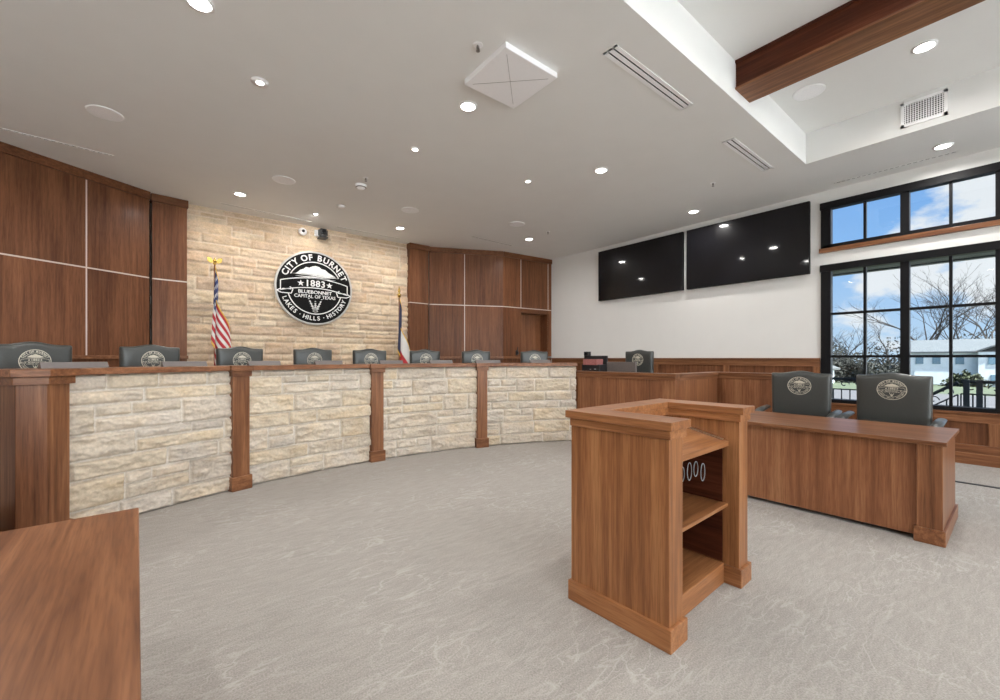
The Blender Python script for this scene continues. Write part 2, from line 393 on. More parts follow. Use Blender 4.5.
# right wall with two window openings
WY0, WY1 = -.75, 2.02
bm = BM()
for (y0, y1, z0, z1) in [(WY1, YF, 0, C), (YB, WY0, 0, C), (WY0, WY1, 0, .69), (WY0, WY1, 2.875, 3.16), (WY0, WY1, 3.875, C)]:
    box(bm, XR, XR+.22, y0, y1, z0, z1)
struct('wall_right', bm, WHITE, 'plain off-white wall with two screens and black framed windows', 'wall')
bm = BM(); box(bm, XL-.2, XL, YB, YF, 0, C); struct('wall_left', bm, WHITE, 'plain off-white side wall', 'wall')
bm = BM()
box(bm, XL, -3, YB-.2, YB, 0, C); box(bm, 7.9, XR, YB-.2, YB, 0, C); box(bm, -3, 7.9, YB-.2, YB, 0, .25); box(bm, -3, 7.9, YB-.2, YB, 3.75, C)
struct('wall_front', bm, WHITE, 'off-white wall with a wide glazed opening facing the dais', 'wall')
w3 = thing('window_3', 'wide glazed opening in the wall facing the dais', 'window', (3, YB-.1, .4)); w3['kind'] = 'structure'
bm = BM()
for x in np.linspace(-3, 7.9, 8): box(bm, max(-3, x-.04), min(7.9, x+.04), YB-.14, YB-.06, .25, 3.75)
for z in (.29, 3.71): box(bm, -3, 7.9, YB-.14, YB-.06, z-.04, z+.04)
obj('window_frame', bm, BLACKM, w3, world=True)
bm = BM(); box(bm, -3, 7.9, YB-.105, YB-.095, .25, 3.75); obj('glass_pane', bm, GLASS, w3, world=True)

# windows of the right wall
def window(name, label, z0, z1, rows, sill):
    t = thing(name, label, 'window', (XR, (WY0+WY1)/2, z0)); t['kind'] = 'structure'
    F0, F1 = XR-.03, XR+.09
    bm = BM()                                   # outer frame and casing
    box(bm, F0, F1, WY1-.11, WY1+.02, z0, z1+.02); box(bm, F0, F1, WY0-.02, WY0+.11, z0, z1+.02)
    box(bm, F0-.015, F1, WY0-.03, WY1+.03, z1-.09, z1+.02); box(bm, F0, F1, WY0, WY1, z0, z0+.055)
    obj('window_frame', bm, BLACKM, t, world=True, bevel=.004)
    for yc in (1.055, .165):
        bm = BM(); box(bm, F0+.01, F1, yc-.048, yc+.048, z0+.05, z1-.085); obj('mullion', bm, BLACKM, t, world=True)
    for yc in (1.50, .605, -.27):
        bm = BM(); box(bm, F0+.03, F1-.02, yc-.016, yc+.016, z0+.05, z1-.085); obj('muntin', bm, BLACKM, t, world=True)
    for k in range(1, rows):
        zz = z0+.055+(z1-.09-z0-.055)*k/rows
        bm = BM(); box(bm, F0+.035, F1-.025, WY0+.1, WY1-.1, zz-.018, zz+.018); obj('muntin', bm, BLACKM, t, world=True)
    bm = BM(); box(bm, XR+.03, XR+.036, WY0+.1, WY1-.1, z0+.05, z1-.085); obj('glass_pane', bm, GLASS, t, world=True)
    if sill:
        bm = BM(); box(bm, XR-.05, XR+.02, WY0-.05, WY1+.04, z0-.07, z0); obj('window_sill', bm, 'wood_y', t, world=True, bevel=.004)
window('window_1', 'long black framed transom window high on the right wall', 3.16, 3.875, 1, True)
window('window_2', 'tall black framed window with three rows of panes behind the side desk', .69, 2.875, 3, False)

# wainscot of the right wall
def wainscot(name, label, y0, y1, top, stiles):
    t = thing(name, label, 'wainscot', (XR, (y0+y1)/2, 0)); t['kind'] = 'structure'
    bm = BM(); box(bm, XR-.012, XR, y0, y1, 0, top-.03); obj('back_panel', bm, 'panel_z', t, world=True)
    bm = BM(); box(bm, XR-.035, XR, y0, y1, top-.14, top-.03); box(bm, XR-.035, XR, y0, y1, .13, .26); obj('rail', bm, 'wood_y', t, world=True, bevel=.003)
    for y in stiles:
        bm = BM(); box(bm, XR-.035, XR, max(y0, y-.05), min(y1, y+.05), .26, top-.14); obj('stile', bm, 'wood_z', t, world=True, bevel=.003)
    bm = BM(); box(bm, XR-.055, XR, y0, y1, top-.03, top); obj('cap_rail', bm, 'wood_y', t, world=True, bevel=.004)
    bm = BM(); box(bm, XR-.045, XR, y0, y1, 0, .15); obj('baseboard', bm, 'wood_y', t, world=True, bevel=.003)
wainscot('trim_1', 'waist-high wood wainscot below the two wall screens', WY1+.03, 8.05, 1.40, [WY1+.08, 3.5, 4.95, 6.4, 7.85])
wainscot('trim_2', 'low wood wainscot under the tall window', WY0-.03, WY1+.03, .69, [1.97, 1.1, .22, -.7])
wainscot('trim_3', 'waist-high wood wainscot past the windows', YB, WY0-.03, 1.40, [-.83, -2.3, -3.8, -5.3])

# stone back wall
SX0, SX1, SY = .30, 4.54, 9.11
U, V, h, Cc = stone_field(SX1-SX0, C-.3, .02, 11, [.17, .20, .24, .12], (.34, .95), .046,
    [(.74, .575, .41), (.78, .62, .45), (.70, .535, .39), (.80, .66, .49)], (.86, .72, .57))
keep = np.clip((C-.3-V-.12)/.25, .25, 1)
P = np.stack([SX0+U, SY-h*keep-.0, .3+V], -1)
sw = grid_mesh('wall_back', P, Cc, STONE); tag(sw, 'rough tan limestone wall behind the dais carrying the round seal', 'wall', kind='structure')
bm = BM(); box(bm, XL, XR, SY+.01, SY+.3, 0, C)
struct('wall_back_core', bm, WHITE, 'masonry behind the panelled end wall', 'wall')

# wood panelling left and right of the stone
def panelling(name, label, segs, xs_inlay, col, side):
    """segs: plan polyline of the panel faces, left to right; col: plan span of the column beside the stone"""
    mid = segs[len(segs)//2]
    t = thing(name, label, 'panelling', (mid[0], mid[1], 0)); t['kind'] = 'structure'
    for p, q in zip(segs, segs[1:]):
        door = side == 'R' and (p, q) == (segs[-2], segs[-1])
        d = (Vector(q)-Vector(p)); Lg = d.length; d.normalize(); pt = lambda s: (p[0]+d.x*s, p[1]+d.y*s)
        splits = [0]+[s for (k, s) in xs_inlay if k == segs.index(p)]+[Lg]
        for a, b in zip(splits, splits[1:]):
            rows = [(1.44, 2.692), (2.712, C-.12)]
            if door and a > .1 and b < Lg-.01: rows = [(2.712, C-.12)]
            for z0, z1 in rows:
                bm = BM(); obox(bm, pt(a+(.008 if a else 0)), pt(b-(.008 if b < Lg else 0)), -.03, 0, z0, z1); obj('veneer_panel', bm, 'panel_z', t, world=True, bevel=.002)
            if not (door and a > .1 and b < Lg-.01):
                bm = BM(); obox(bm, pt(a), pt(b), -.03, -.012, .0, 1.40); obj('lower_panel', bm, 'panel_z', t, world=True)
        for s in splits[1:-1]:
            z0 = 2.70 if door else 1.44
            bm = BM(); obox(bm, pt(s-.009), pt(s+.009), -.02, .001, z0, C-.12); obj('inlay_strip', bm, INLAY, t, world=True)
        bm = BM(); obox(bm, p, q, -.02, .001, 2.692, 2.712); obj('inlay_strip', bm, INLAY, t, world=True)
        bm = BM(); obox(bm, p, q, -.03, .035, C-.125, C-.001); obj('crown_moulding', bm, 'panel_x', t, world=True, bevel=.004)
        if not door:
            bm = BM(); obox(bm, p, q, -.03, .04, 1.385, 1.44); obj('ledge', bm, 'wood_x', t, world=True, bevel=.004)
        else:
            bm = BM(); obox(bm, p, pt(splits[1]-.02), -.03, .03, 1.385, 1.44); obj('ledge', bm, 'wood_x', t, world=True, bevel=.004)
    # column, with a black strip painting the shade of the gap beside the panels
    p, q = col; cw = 'panel_z'
    g0, g1 = (segs[-1], p) if side == 'L' else (q, segs[0])
    bm = BM(); obox(bm, g0, g1, -.06, -.028, 0, C-.12); obj('gap_shade_strip', bm, BLACKM, t, world=True)
    for z0, z1 in [(0, 2.692), (2.712, C-.12)]:
        bm = BM(); obox(bm, p, q, -.14, 0, z0, z1); obj('column', bm, cw, t, world=True, bevel=.003)
    bm = BM(); obox(bm, p, q, -.13, -.002, 2.692, 2.712); obj('inlay_strip', bm, INLAY, t, world=True)
    bm = BM(); pp = Vector(p); qq = Vector(q); dd = (qq-pp).normalized()*.015
    obox(bm, pp-dd, qq+dd, -.14, .035, C-.125, C-.001); obj('crown_moulding', bm, 'panel_x', t, world=True, bevel=.004)
    bm = BM(); obox(bm, pp-dd, qq+dd, -.14, .03, 1.385, 1.44); obj('ledge', bm, 'wood_x', t, world=True, bevel=.004)
    return t
L0, L1 = (-3.4, 6.82), (-.160, 8.870)
LL = (Vector(L1)-Vector(L0)).length
pl = panelling('wall_back_left', 'dark walnut panelling with pale inlay lines left of the stone', [L0, L1], [(0, LL*.30), (0, LL*.788)], ((-.125, 8.92), (.335, 8.97)), 'L')
R1, R2, R3 = (5.04, 9.0), (6.71, 8.22), (8.32, 8.09)
LR = (Vector(R2)-Vector(R1)).length; L2 = (Vector(R3)-Vector(R2)).length
pr_ = panelling('wall_back_right', 'walnut panelling with pale inlay lines right of the stone', [R1, R2, R3], [(0, LR*.47), (1, L2*.352), (1, L2*.925)], ((4.51, 8.96), (5.0, 8.96)), 'R')
# door in the third panel
d2 = (Vector(R3)-Vector(R2)).normalized(); pt2 = lambda s: (R2[0]+d2.x*s, R2[1]+d2.y*s)
a, b = L2*.352, L2*.925
bm = BM(); obox(bm, pt2(a), pt2(b), -.03, 0, 2.60, 2.692); obj('door_header', bm, 'panel_x', pr_, world=True)
bm = BM(); obox(bm, pt2(a), pt2(a+.02), -.33, -.02, .3, 2.60); obox(bm, pt2(b-.02), pt2(b), -.33, -.02, .3, 2.60); obox(bm, pt2(a), pt2(b), -.33, -.02, 2.58, 2.60)
obj('door_jamb', bm, 'panel_z', pr_, world=True)
dr = thing('door_1', 'recessed wooden door in the corner panelling right of the stone', 'door', (*pt2((a+b)/2), .3)); dr['kind'] = 'structure'
for k in range(5):
    s0 = a+.02+(b-a-.04)*k/5; s1 = a+.02+(b-a-.04)*(k+1)/5-.004
    bm = BM(); obox(bm, pt2(s0), pt2(s1), -.33, -.29, .3, 2.58); obj('board', bm, 'ribbon_z', dr, world=True, bevel=.003)
bm = BM(); s = L2*.265; obox(bm, pt2(s-.03), pt2(s+.03), 0, .02, 1.47, 1.60); obox(bm, pt2(s-.012), pt2(s+.03), .02, .06, 1.50, 1.57); obox(bm, pt2(s+.01), pt2(s+.022), .02, .035, 1.59, 1.68)
tag(obj('card_reader', bm, DARKP, bevel=.004), 'small black card reader on the wood panel beside the recessed door', 'card reader')

# beam under the tray
bt = thing('ceiling_beam', 'dark stained box beam hanging under the raised ceiling tray', 'beam', (4.85, -1.16, 4.2)); bt['kind'] = 'structure'
bm = BM(); box(bm, 4.68, 5.02, TY0+.001, TY1-.001, 4.225, CT-.001); obj('beam_body', bm, 'beam_y', bt, world=True, bevel=.004)
bm = BM(); box(bm, 4.665, 5.035, TY0+.001, TY1-.001, 4.205, 4.228); obj('beam_soffit', bm, 'wood_y', bt, world=True, bevel=.003)
bm = BM(); box(bm, 4.665, 4.68, TY0+.001, TY1-.001, CT-.03, CT-.001); box(bm, 5.02, 5.035, TY0+.001, TY1-.001, CT-.03, CT-.001); obj('beam_trim', bm, 'beam_y', bt, world=True)

# ---------------------------------------------------------------- dais
DC = Vector((2.454, -.635))
def pol(th, r): a = math.radians(th); return (DC.x+r*math.sin(a), DC.y+r*math.cos(a))
def arc(bm, t0, t1, r0, r1, z0, z1, n=24):
    ts = np.linspace(t0, t1, n+1); V_ = []
    for t in ts:
        a = pol(t, r0); b = pol(t, r1)
        V_.append([bm.verts.new((*a, z0)), bm.verts.new((*b, z0)), bm.verts.new((*b, z1)), bm.verts.new((*a, z1))])
    for p, q in zip(V_, V_[1:]):
        for k in range(4): bm.faces.new((p[k], p[(k+1) % 4], q[(k+1) % 4], q[k]))
    bm.faces.new(V_[0]); bm.faces.new(V_[-1][::-1])
def radial(bm, th, w, r0, r1, z0, z1):     # box square to the radius
    a = math.radians(th); d = Vector((math.sin(a), math.cos(a))); n = Vector((d.y, -d.x))
    prism(bm, [DC+d*r0-n*w/2, DC+d*r0+n*w/2, DC+d*r1+n*w/2, DC+d*r1-n*w/2], z0, z1)
dais = thing('council_dais', 'long curved stone-faced council dais with walnut counter and posts', 'dais', (2.454, 5.7, 0))
RS = 6.188
posts = [-17.1, -1.65, 13.8]
T0, T1 = -29.9, 29.25
edges = [T0]+posts+[T1]
for k in range(4):
    t0, t1 = edges[k], edges[k+1]; W = math.radians(t1-t0)*RS; H = 1.264
    U, V, h, Cc = stone_field(W, H, .0105, 40+k*7, [.20, .24, .21, .16, .12], (.28, .80), .044,
        [(.64, .555, .45), (.66, .575, .475), (.62, .54, .45), (.66, .56, .43), (.64, .57, .49)], (.80, .74, .66))
    th = np.radians(t0)+U/RS; r = RS-h
    P = np.stack([DC.x+r*np.sin(th)-dais.location.x, DC.y+r*np.cos(th)-dais.location.y, V], -1)
    grid_mesh('stone_facing', P, Cc, STONE, parent=dais)
bm = BM(); arc(bm, T0, T1, RS+.012, RS+.12, 0, 1.262, 32); obj('backing_wall', bm, 'wood_z', dais, world=True)
bm = BM(); arc(bm, T0, T1+.05, 6.105, 6.50, 1.264, 1.317, 48); obj('counter_top', bm, 'wood_x', dais, world=True, bevel=.005)
bm = BM(); arc(bm, T0+1, T1-.5, 6.42, 6.98, .99, 1.02, 32); obj('work_surface', bm, 'wood_x', dais, world=True)
for th in posts:
    bm = BM(); radial(bm, th, .165, 6.105, 6.2, .14, 1.21); p_ = obj('post', bm, 'wood_z', dais, world=True, bevel=.003)
    bm = BM(); radial(bm, th, .205, 6.085, 6.2, 0, .145); obj('post_base', bm, 'wood_x', p_, bevel=.004, world=True)
    bm = BM(); radial(bm, th, .195, 6.085, 6.2, 1.205, 1.262); obj('post_cap', bm, 'wood_x', p_, bevel=.003, world=True)
    bm = BM(); radial(bm, th, .225, 6.07, 6.2, 1.2635, 1.3185); obj('counter_nosing', bm, 'wood_x', p_, bevel=.003, world=True)
# end pillar at the left
def pillar(o, z0, z1):
    bm = BM(); a = pol(-29.75+math.degrees(o/6.), 6.07-o); b_ = pol(-31.25, 6.0-o); c = pol(-32.55-math.degrees(o/6.), 6.07-o); e = pol(-32.55-math.degrees(o/6.), 6.45); f = pol(-29.75, 6.45)
    prism(bm, [a, b_, c, e, f], z0, z1); return bm
pp_ = obj('end_pillar', pillar(0, 0, 1.21), 'wood_z', dais, world=True, bevel=.003)
obj('pillar_cap', pillar(.025, 1.205, 1.262), 'wood_x', pp_, bevel=.003, world=True)
obj('pillar_nosing', pillar(.045, 1.2635, 1.3185), 'wood_x', pp_, bevel=.003, world=True)
obj('pillar_base', pillar(.025, 0, .145), 'wood_x', pp_, bevel=.003, world=True)
# platform behind the dais
pts = [pol(t, 6.30) for t in np.linspace(-30, 29.2, 30)]+[(5.63, 4.7), (5.63, 3.12), (8.19, 3.12), (8.19, 8.0), (6.72, 8.15), (5.0, 8.94), (.3, 8.94), (-.17, 8.84), (-3.38, 6.78), (-3.38, 3.1), (-.99, 3.1), (-.99, 4.7)]
bm = BM(); prism(bm, pts, 0.001, .30); struct('floor_platform', bm, CARPET, 'raised carpeted platform behind the curved dais', 'platform')

# low walls at both ends
def low_wall(name, label, cat, runs, loc):
    t = thing(name, label, cat, loc)
    for (x0, x1, y0, y1, m) in runs:
        bm = BM(); box(bm, x0, x1, y0, y1, 0, 1.09); obj('panel', bm, 'ribbon_z', t, world=True, bevel=.003)
        o = .012; bm = BM(); box(bm, x0-o, x1+o, y0-o, y1+o, 1.085, 1.14); obj('band', bm, m, t, world=True, bevel=.003)
        o = .025; bm = BM(); box(bm, x0-o, x1+o, y0-o, y1+o, 1.14, 1.18); obj('cap', bm, m, t, world=True, bevel=.003)
        o = .014; bm = BM(); box(bm, x0-o, x1+o, y0-o, y1+o, 0, .13); obj('baseboard', bm, m, t, world=True, bevel=.003)
    return t
low_wall('clerk_counter', 'stepped low walnut counter wall between the dais end and the side desk', 'counter',
    [(5.51, 5.63, 3.0, 4.77, 'wood_y'), (5.63, 6.80, 3.0, 3.12, 'wood_x'), (6.80, 6.91, 1.60, 3.12, 'wood_y')], (6.2, 3.0, 0))
low_wall('low_wall', 'low walnut wall left of the dais end pillar at the frame edge', 'low wall', [(-1.05, -.93, 3.0, 4.50, 'wood_y')], (-.99, 3.8, 0))

# ---------------------------------------------------------------- round seal
def text_bm(bm, s, height, at, ang=0., depth=.004, z=0., bold=.0, width=1.):
    cu = bpy.data.curves.new('t', 'FONT'); cu.body = s; cu.size = 1; cu.align_x = 'CENTER'; cu.offset = bold; cu.resolution_u = 3
    o = bpy.data.objects.new('t', cu); me = bpy.data.meshes.new_from_object(o)
    n = len(me.vertices); co = np.empty(n*3); me.vertices.foreach_get('co', co); co = co.reshape(-1, 3)
    k = height/.70
    ca, sa = math.cos(ang), math.sin(ang)
    vs = []
    for lay in (0, 1):
        for c in co:
            x = c[0]*k*width; y = c[1]*k
            vs.append(bm.verts.new((at[0]+x*ca-y*sa, at[1]+x*sa+y*ca, z+lay*depth)))
    for p in me.polygons:
        v = list(p.vertices)
        try: bm.faces.new([vs[i+n] for i in v])
        except ValueError: pass
    ec = {}
    for p in me.polygons:
        v = list(p.vertices)
        for i in range(len(v)):
            e = (v[i], v[(i+1) % len(v)]); ec[e] = ec.get(e, 0)+1
    for (a, b) in ec:
        if (b, a) not in ec:
            try: bm.faces.new((vs[a], vs[b], vs[b+n], vs[a+n]))
            except ValueError: pass
    bpy.data.objects.remove(o); bpy.data.curves.remove(cu); bpy.data.meshes.remove(me)
LW = dict(zip('ABCDEFGHIKLMNOPRSTUXY0183 .', [.66]*99)); LW.update({'I': .30, ' ': .34, 'M': .80, 'L': .56, 'O': .74, 'C': .68, 'U': .70, 'N': .72, 'E': .58, '·': .3, 'F': .56, 'Y': .6, 'T': .6})
def arc_text(bm, s, r, hgt, centre, inner, z, depth, bold=.01, sp=1.12):
    k = hgt/.70*sp; tot = sum(LW.get(c, .66) for c in s)*k; x = -tot/2
    for c in s:
        w = LW.get(c, .66)*k; x += w/2
        if inner:   # letters stand on the inside radius, reading clockwise over the top
            a = centre-x/r; at = (r*math.cos(a), r*math.sin(a)); ang = a-PI/2
        else:       # along the bottom, upright
            a = centre+x/(r); at = ((r+hgt)*math.cos(a), (r+hgt)*math.sin(a)); ang = a+PI/2
        if c != ' ': text_bm(bm, c, hgt, at, ang, depth, z, bold)
        x += w/2
def flat(bm, pts, z, d):
    v0 = [bm.verts.new((x, y, z)) for x, y in pts]; v1 = [bm.verts.new((x, y, z+d)) for x, y in pts]; n = len(pts)
    bm.faces.new(v1); bm.faces.new(v0[::-1])
    for i in range(n): bm.faces.new((v0[i], v0[(i+1) % n], v1[(i+1) % n], v1[i]))
def ring(bm, r0, r1, z, d, a0=0, a1=2*PI, n=64):
    for k in range(n):
        a = a0+(a1-a0)*k/n; b = a0+(a1-a0)*(k+1)/n
        flat(bm, [(r0*math.cos(a), r0*math.sin(a)), (r1*math.cos(a), r1*math.sin(a)), (r1*math.cos(b), r1*math.sin(b)), (r0*math.cos(b), r0*math.sin(b))], z, d)
def band(bm, pts, w, z, d):
    for (x0, y0), (x1, y1) in zip(pts, pts[1:]):
        L_ = math.hypot(x1-x0, y1-y0) or 1; nx, ny = -(y1-y0)/L_*w/2, (x1-x0)/L_*w/2
        flat(bm, [(x0-nx, y0-ny), (x1-nx, y1-ny), (x1+nx, y1+ny), (x0+nx, y0+ny)], z, d)
def by(x, o=0): return .235-.17*x*x+o
def seal_art(bm, D, small=False):
    """the white work of the seal, radius 1, raised D above its face"""
    z = 0.
    ring(bm, .69, .715, z, D, math.radians(-165), math.radians(-15)); ring(bm, .69, .715, z, D, math.radians(28), math.radians(152))
    arc_text(bm, 'CITY OF BURNET', .755, .155, PI/2, True, z, D, .02, 1.04)
    arc_text(bm, 'LAKES · HILLS · HISTORY', .765, .11, -PI/2, False, z, D, .015, 1.0)
    # hills / cloud bank with streaks of water beneath
    T_ = lambda y: .33+(y-.36)*1.15
    top = [(-.50, .38), (-.44, .42), (-.38, .47), (-.30, .50), (-.24, .55), (-.16, .54), (-.08, .58), (0, .60), (.10, .585), (.16, .545), (.26, .53), (.34, .47), (.44, .43), (.54, .38)]
    flat(bm, [(x, T_(y)) for x, y in top+[(.30, .365), (.05, .385), (-.2, .365)]][::-1], z, D)
    for (x0, x1, y, w) in [(-.60, .2, .345, .035), (-.10, .62, .325, .035), (-.52, .38, .29, .045), (-.3, .55, .262, .03)]:
        flat(bm, [(x0, y), ((x0+x1)/2, y-w/2), (x1, y), ((x0+x1)/2, y+w/2)], z, D)
    # banner
    xs = np.linspace(-.86, .86, 19)
    band(bm, [(x, by(x, .03)) for x in xs], .022, z, D); band(bm, [(x, by(x, -.23)) for x in xs], .022, z, D)
    for s in (-1, 1):
        band(bm, [(s*.86, by(.86, .03)), (s*.86, by(.86, -.23))], .022, z, D)
        band(bm, [(s*.86, by(.86, -.20)), (s*.95, by(.86, -.25)), (s*.84, by(.86, -.30)), (s*.60, by(.86, -.30)), (s*.56, by(.86, -.18)), (s*.64, by(.86, -.13))], .022, z, D)
        band(bm, [(s*.86, by(.86, -.23)), (s*.80, by(.86, -.19)), (s*.60, by(.86, -.19))], .018, z, D)
        sx = s*.37; sy = .105
        flat(bm, [(sx+(.085 if k % 2 == 0 else .035)*math.sin(PI*k/5), sy+(.085 if k % 2 == 0 else .035)*math.cos(PI*k/5)) for k in range(10)][::-1], z, D)
    for i, c in enumerate('1883'): text_bm(bm, c, .17, ((i-1.5)*.135, by((i-1.5)*.135)-.19), 0, D, z, .02)
    text_bm(bm, 'BLUEBONNET', .088, (0, -.155), 0, D, z, .012, 1.1); text_bm(bm, 'CAPITAL OF TEXAS', .088, (0, -.275), 0, D, z, .006, .98)
    for ang, L_ in ((-.42, .36), (0, .26), (.42, .36)):       # three flower spikes
        for k in range(6):
            t = .05+L_*k/5; r_ = .050-.006*k; x = math.sin(ang)*t; y = -.67+math.cos(ang)*t
            flat(bm, [(x+r_*math.cos(a), y+r_*.50*math.sin(a)) for a in np.linspace(0, 2*PI, 9)[:-1]], z, D)
        band(bm, [(0, -.67), (math.sin(ang)*L_, -.67+math.cos(ang)*L_)], .022, z, D)

Mseal = Matrix.Rotation(PI/2, 4, 'X')
SR = .745; SC = (2.425, 8.995, 2.815)
seal = thing('wall_seal', 'round black and white town seal dated 1883 mounted on the stone wall', 'seal', SC)
bm = BM(); lathe(bm, [(0, -.05), (1.0, -.05), (1.0, 0), (.975, .006), (.955, .006), (.955, -.01), (0, -.01)], 96)
bmesh.ops.transform(bm, verts=bm.verts, matrix=Mseal @ Matrix.Diagonal((SR, SR, 1, 1))); obj('rim', bm, SEALE, seal)
bm = BM(); lathe(bm, [(0, 0), (.96, 0), (.96, -.02), (0, -.02)], 96)
bmesh.ops.transform(bm, verts=bm.verts, matrix=Mseal @ Matrix.Diagonal((SR, SR, 1, 1))); obj('seal_face', bm, SEALK, seal)
bm = BM(); seal_art(bm, .012); bmesh.ops.transform(bm, verts=bm.verts, matrix=Mseal @ Matrix.Diagonal((SR, SR, 1, 1))); obj('lettering_and_emblem', bm, SEALW, seal)

# ---------------------------------------------------------------- leather chairs
def puff_panel(w, h, T, crown, taper=.0, n=26, exp=7):
    """upholstered panel in the x-z plane, bottom at z=0, front towards -y"""
    bm = BM(); S = np.linspace(-1, 1, n); G = {}
    def shape(s, t):
        tt = (t+1)/2
        x = s*w/2*(1+taper*(tt-.5))
        c = crown*(0.5+0.5*math.cos(PI*min(1, abs(s)/.68)))
        z = tt*(h+c)
        rr = .035                                   # round the corners slightly
        return x, z
    for side in (0, 1):
        for i, s in enumerate(S):
            for j, t in enumerate(S):
                x, z = shape(s, t); pf = (max(0, 1-abs(s)**exp)*max(0, 1-abs(t)**(exp+2)))**.5
                y = (-1 if side == 0 else 1)*T/2*(.55+.45*pf)
                G[side, i, j] = bm.verts.new((x, y, z))
    for side in (0, 1):
        for i in range(n-1):
            for j in range(n-1):
                f = [G[side, i, j], G[side, i+1, j], G[side, i+1, j+1], G[side, i, j+1]]
                bm.faces.new(f if side == 0 else f[::-1])
    bd = [(i, 0) for i in range(n)]+[(n-1, j) for j in range(1, n)]+[(i, n-1) for i in range(n-2, -1, -1)]+[(0, j) for j in range(n-2, 0, -1)]
    for a, b in zip(bd, bd[1:]+bd[:1]): bm.faces.new((G[0, *a], G[1, *a], G[1, *b], G[0, *b]))
    return bm
def make_chair(label, rz=0.):
    t = thing('leather_armchair', label, 'chair', (0, 0, 0))
    BW, BH, T = .525, .63, .11
    bm = puff_panel(BW, BH, T, .028, .03); bmesh.ops.transform(bm, verts=bm.verts, matrix=Matrix.Translation((0, .0, .59)))
    back = obj('backrest', bm, LEATHER, t, smooth=True); back.modifiers.new('s', 'SUBSURF').render_levels = 1
    m = Mseal @ Matrix.Diagonal((.105, .105, 1, 1))
    bm = BM(); ring(bm, .95, 1.0, 0, .002, n=40); seal_art(bm, .002, True)
    bmesh.ops.transform(bm, verts=bm.verts, matrix=Matrix.Translation((0, -T/2-.0012, 1.07)) @ m); e = obj('embroidered_seal', bm, THREAD, back)
    bm = puff_panel(.50, .52, .13, 0, 0, 14, 6)
    bmesh.ops.transform(bm, verts=bm.verts, matrix=Matrix.Translation((0, -.05, .46)) @ Matrix.Rotation(PI/2, 4, 'X')); obj('seat', bm, LEATHER, t, smooth=True)
    for s in (-1, 1):
        bm = BM()
        xs = s*.315
        for k in range(2): pass
        prof = [(-.45, .69, .028), (-.38, .745, .040), (-.20, .775, .042), (.02, .79, .034)]
        rings = []
        for (y, z, r) in prof:
            rings.append([bm.verts.new((xs+r*1.0*math.cos(a), y, z+r*.62*math.sin(a))) for a in np.linspace(0, 2*PI, 13)[:-1]])
        for a, b in zip(rings, rings[1:]):
            for k in range(12): bm.faces.new((a[k], a[(k+1) % 12], b[(k+1) % 12], b[k]))
        bm.faces.new(rings[0]); bm.faces.new(rings[-1][::-1])
        arm = obj('armrest', bm, LEATHER, t, smooth=True)
        bm = BM(); tube(bm, [(xs, -.34, .72), (xs*.97, -.33, .55), (xs*.75, -.28, .42)], .02, 8); obj('arm_support', bm, DARKP, arm, smooth=True)
    bm = BM(); lathe(bm, [(0, .38), (.09, .38), (.09, .365), (.03, .35), (.03, .12), (.05, .115), (.05, .07), (0, .07)], 16, (0, -.25, 0)); obj('gas_column', bm, DARKP, t)
    bm = BM()
    for k in range(5):
        a = 2*PI*k/5+.3; tube(bm, [(0, -.25, .10), (.16*math.cos(a), -.25+.16*math.sin(a), .095), (.30*math.cos(a), -.25+.30*math.sin(a), .065)], .026, 8, .016)
    base = obj('star_base', bm, DARKP, t)
    for k in range(5):
        a = 2*PI*k/5+.3; c = (.30*math.cos(a), -.25+.30*math.sin(a), .028); bm = BM()
        lathe(bm, [(0, -.02), (.028, -.02), (.028, .02), (0, .02)], 12, (0, 0, 0)); bmesh.ops.transform(bm, verts=bm.verts, matrix=Matrix.Translation(c) @ Matrix.Rotation(PI/2, 4, 'X')); obj('caster', bm, DARKP, base)
    return t
ch_th = [-28.47, -21.19, -13.79, -6.23, .70, 8.29, 15.96, 25.14]
ch_lab = ['large black leather armchair by the end pillar, leftmost behind the dais', 'black leather armchair behind the dais in front of the left wood column',
    'black leather armchair just right of the striped flag behind the dais', 'black leather armchair behind the dais directly below the round wall seal',
    'black leather armchair behind the dais, just left of the single-star flag', 'black leather armchair behind the dais in front of the right wood column',
    'black leather armchair behind the dais at the last stone wall post', 'black leather armchair in front of the recessed wooden door']
proto = make_chair(ch_lab[0])
for i, th in enumerate(ch_th):
    o = proto if i == 0 else copy_tree(proto)
    o['label'] = ch_lab[i]; o['group'] = 'armchairs behind the curved dais'
    o.location = (*pol(th, 7.05), .301); o.rotation_euler = (0, 0, -math.radians(th))   # front (-y) faces the circle's centre
for lab, (x, y), rz, z in [('black leather armchair behind the clerk counter below the left wall screen', (6.62, 4.27), -PI/2+.06, .301),
        ('grey-black leather armchair at the side desk, the one nearer the lectern', (5.95, 1.66), -PI/2+.05, 0.001),
        ('grey-black leather armchair at the side desk, in front of the middle of the window', (5.95, .845), -PI/2-.03, 0.001)]:
    o = copy_tree(proto); o['label'] = lab; o['group'] = 'armchairs at the side counters'; o.location = (x, y, z); o.rotation_euler = (0, 0, rz)
    if z < .1: o.scale = (1.12, 1, 1)

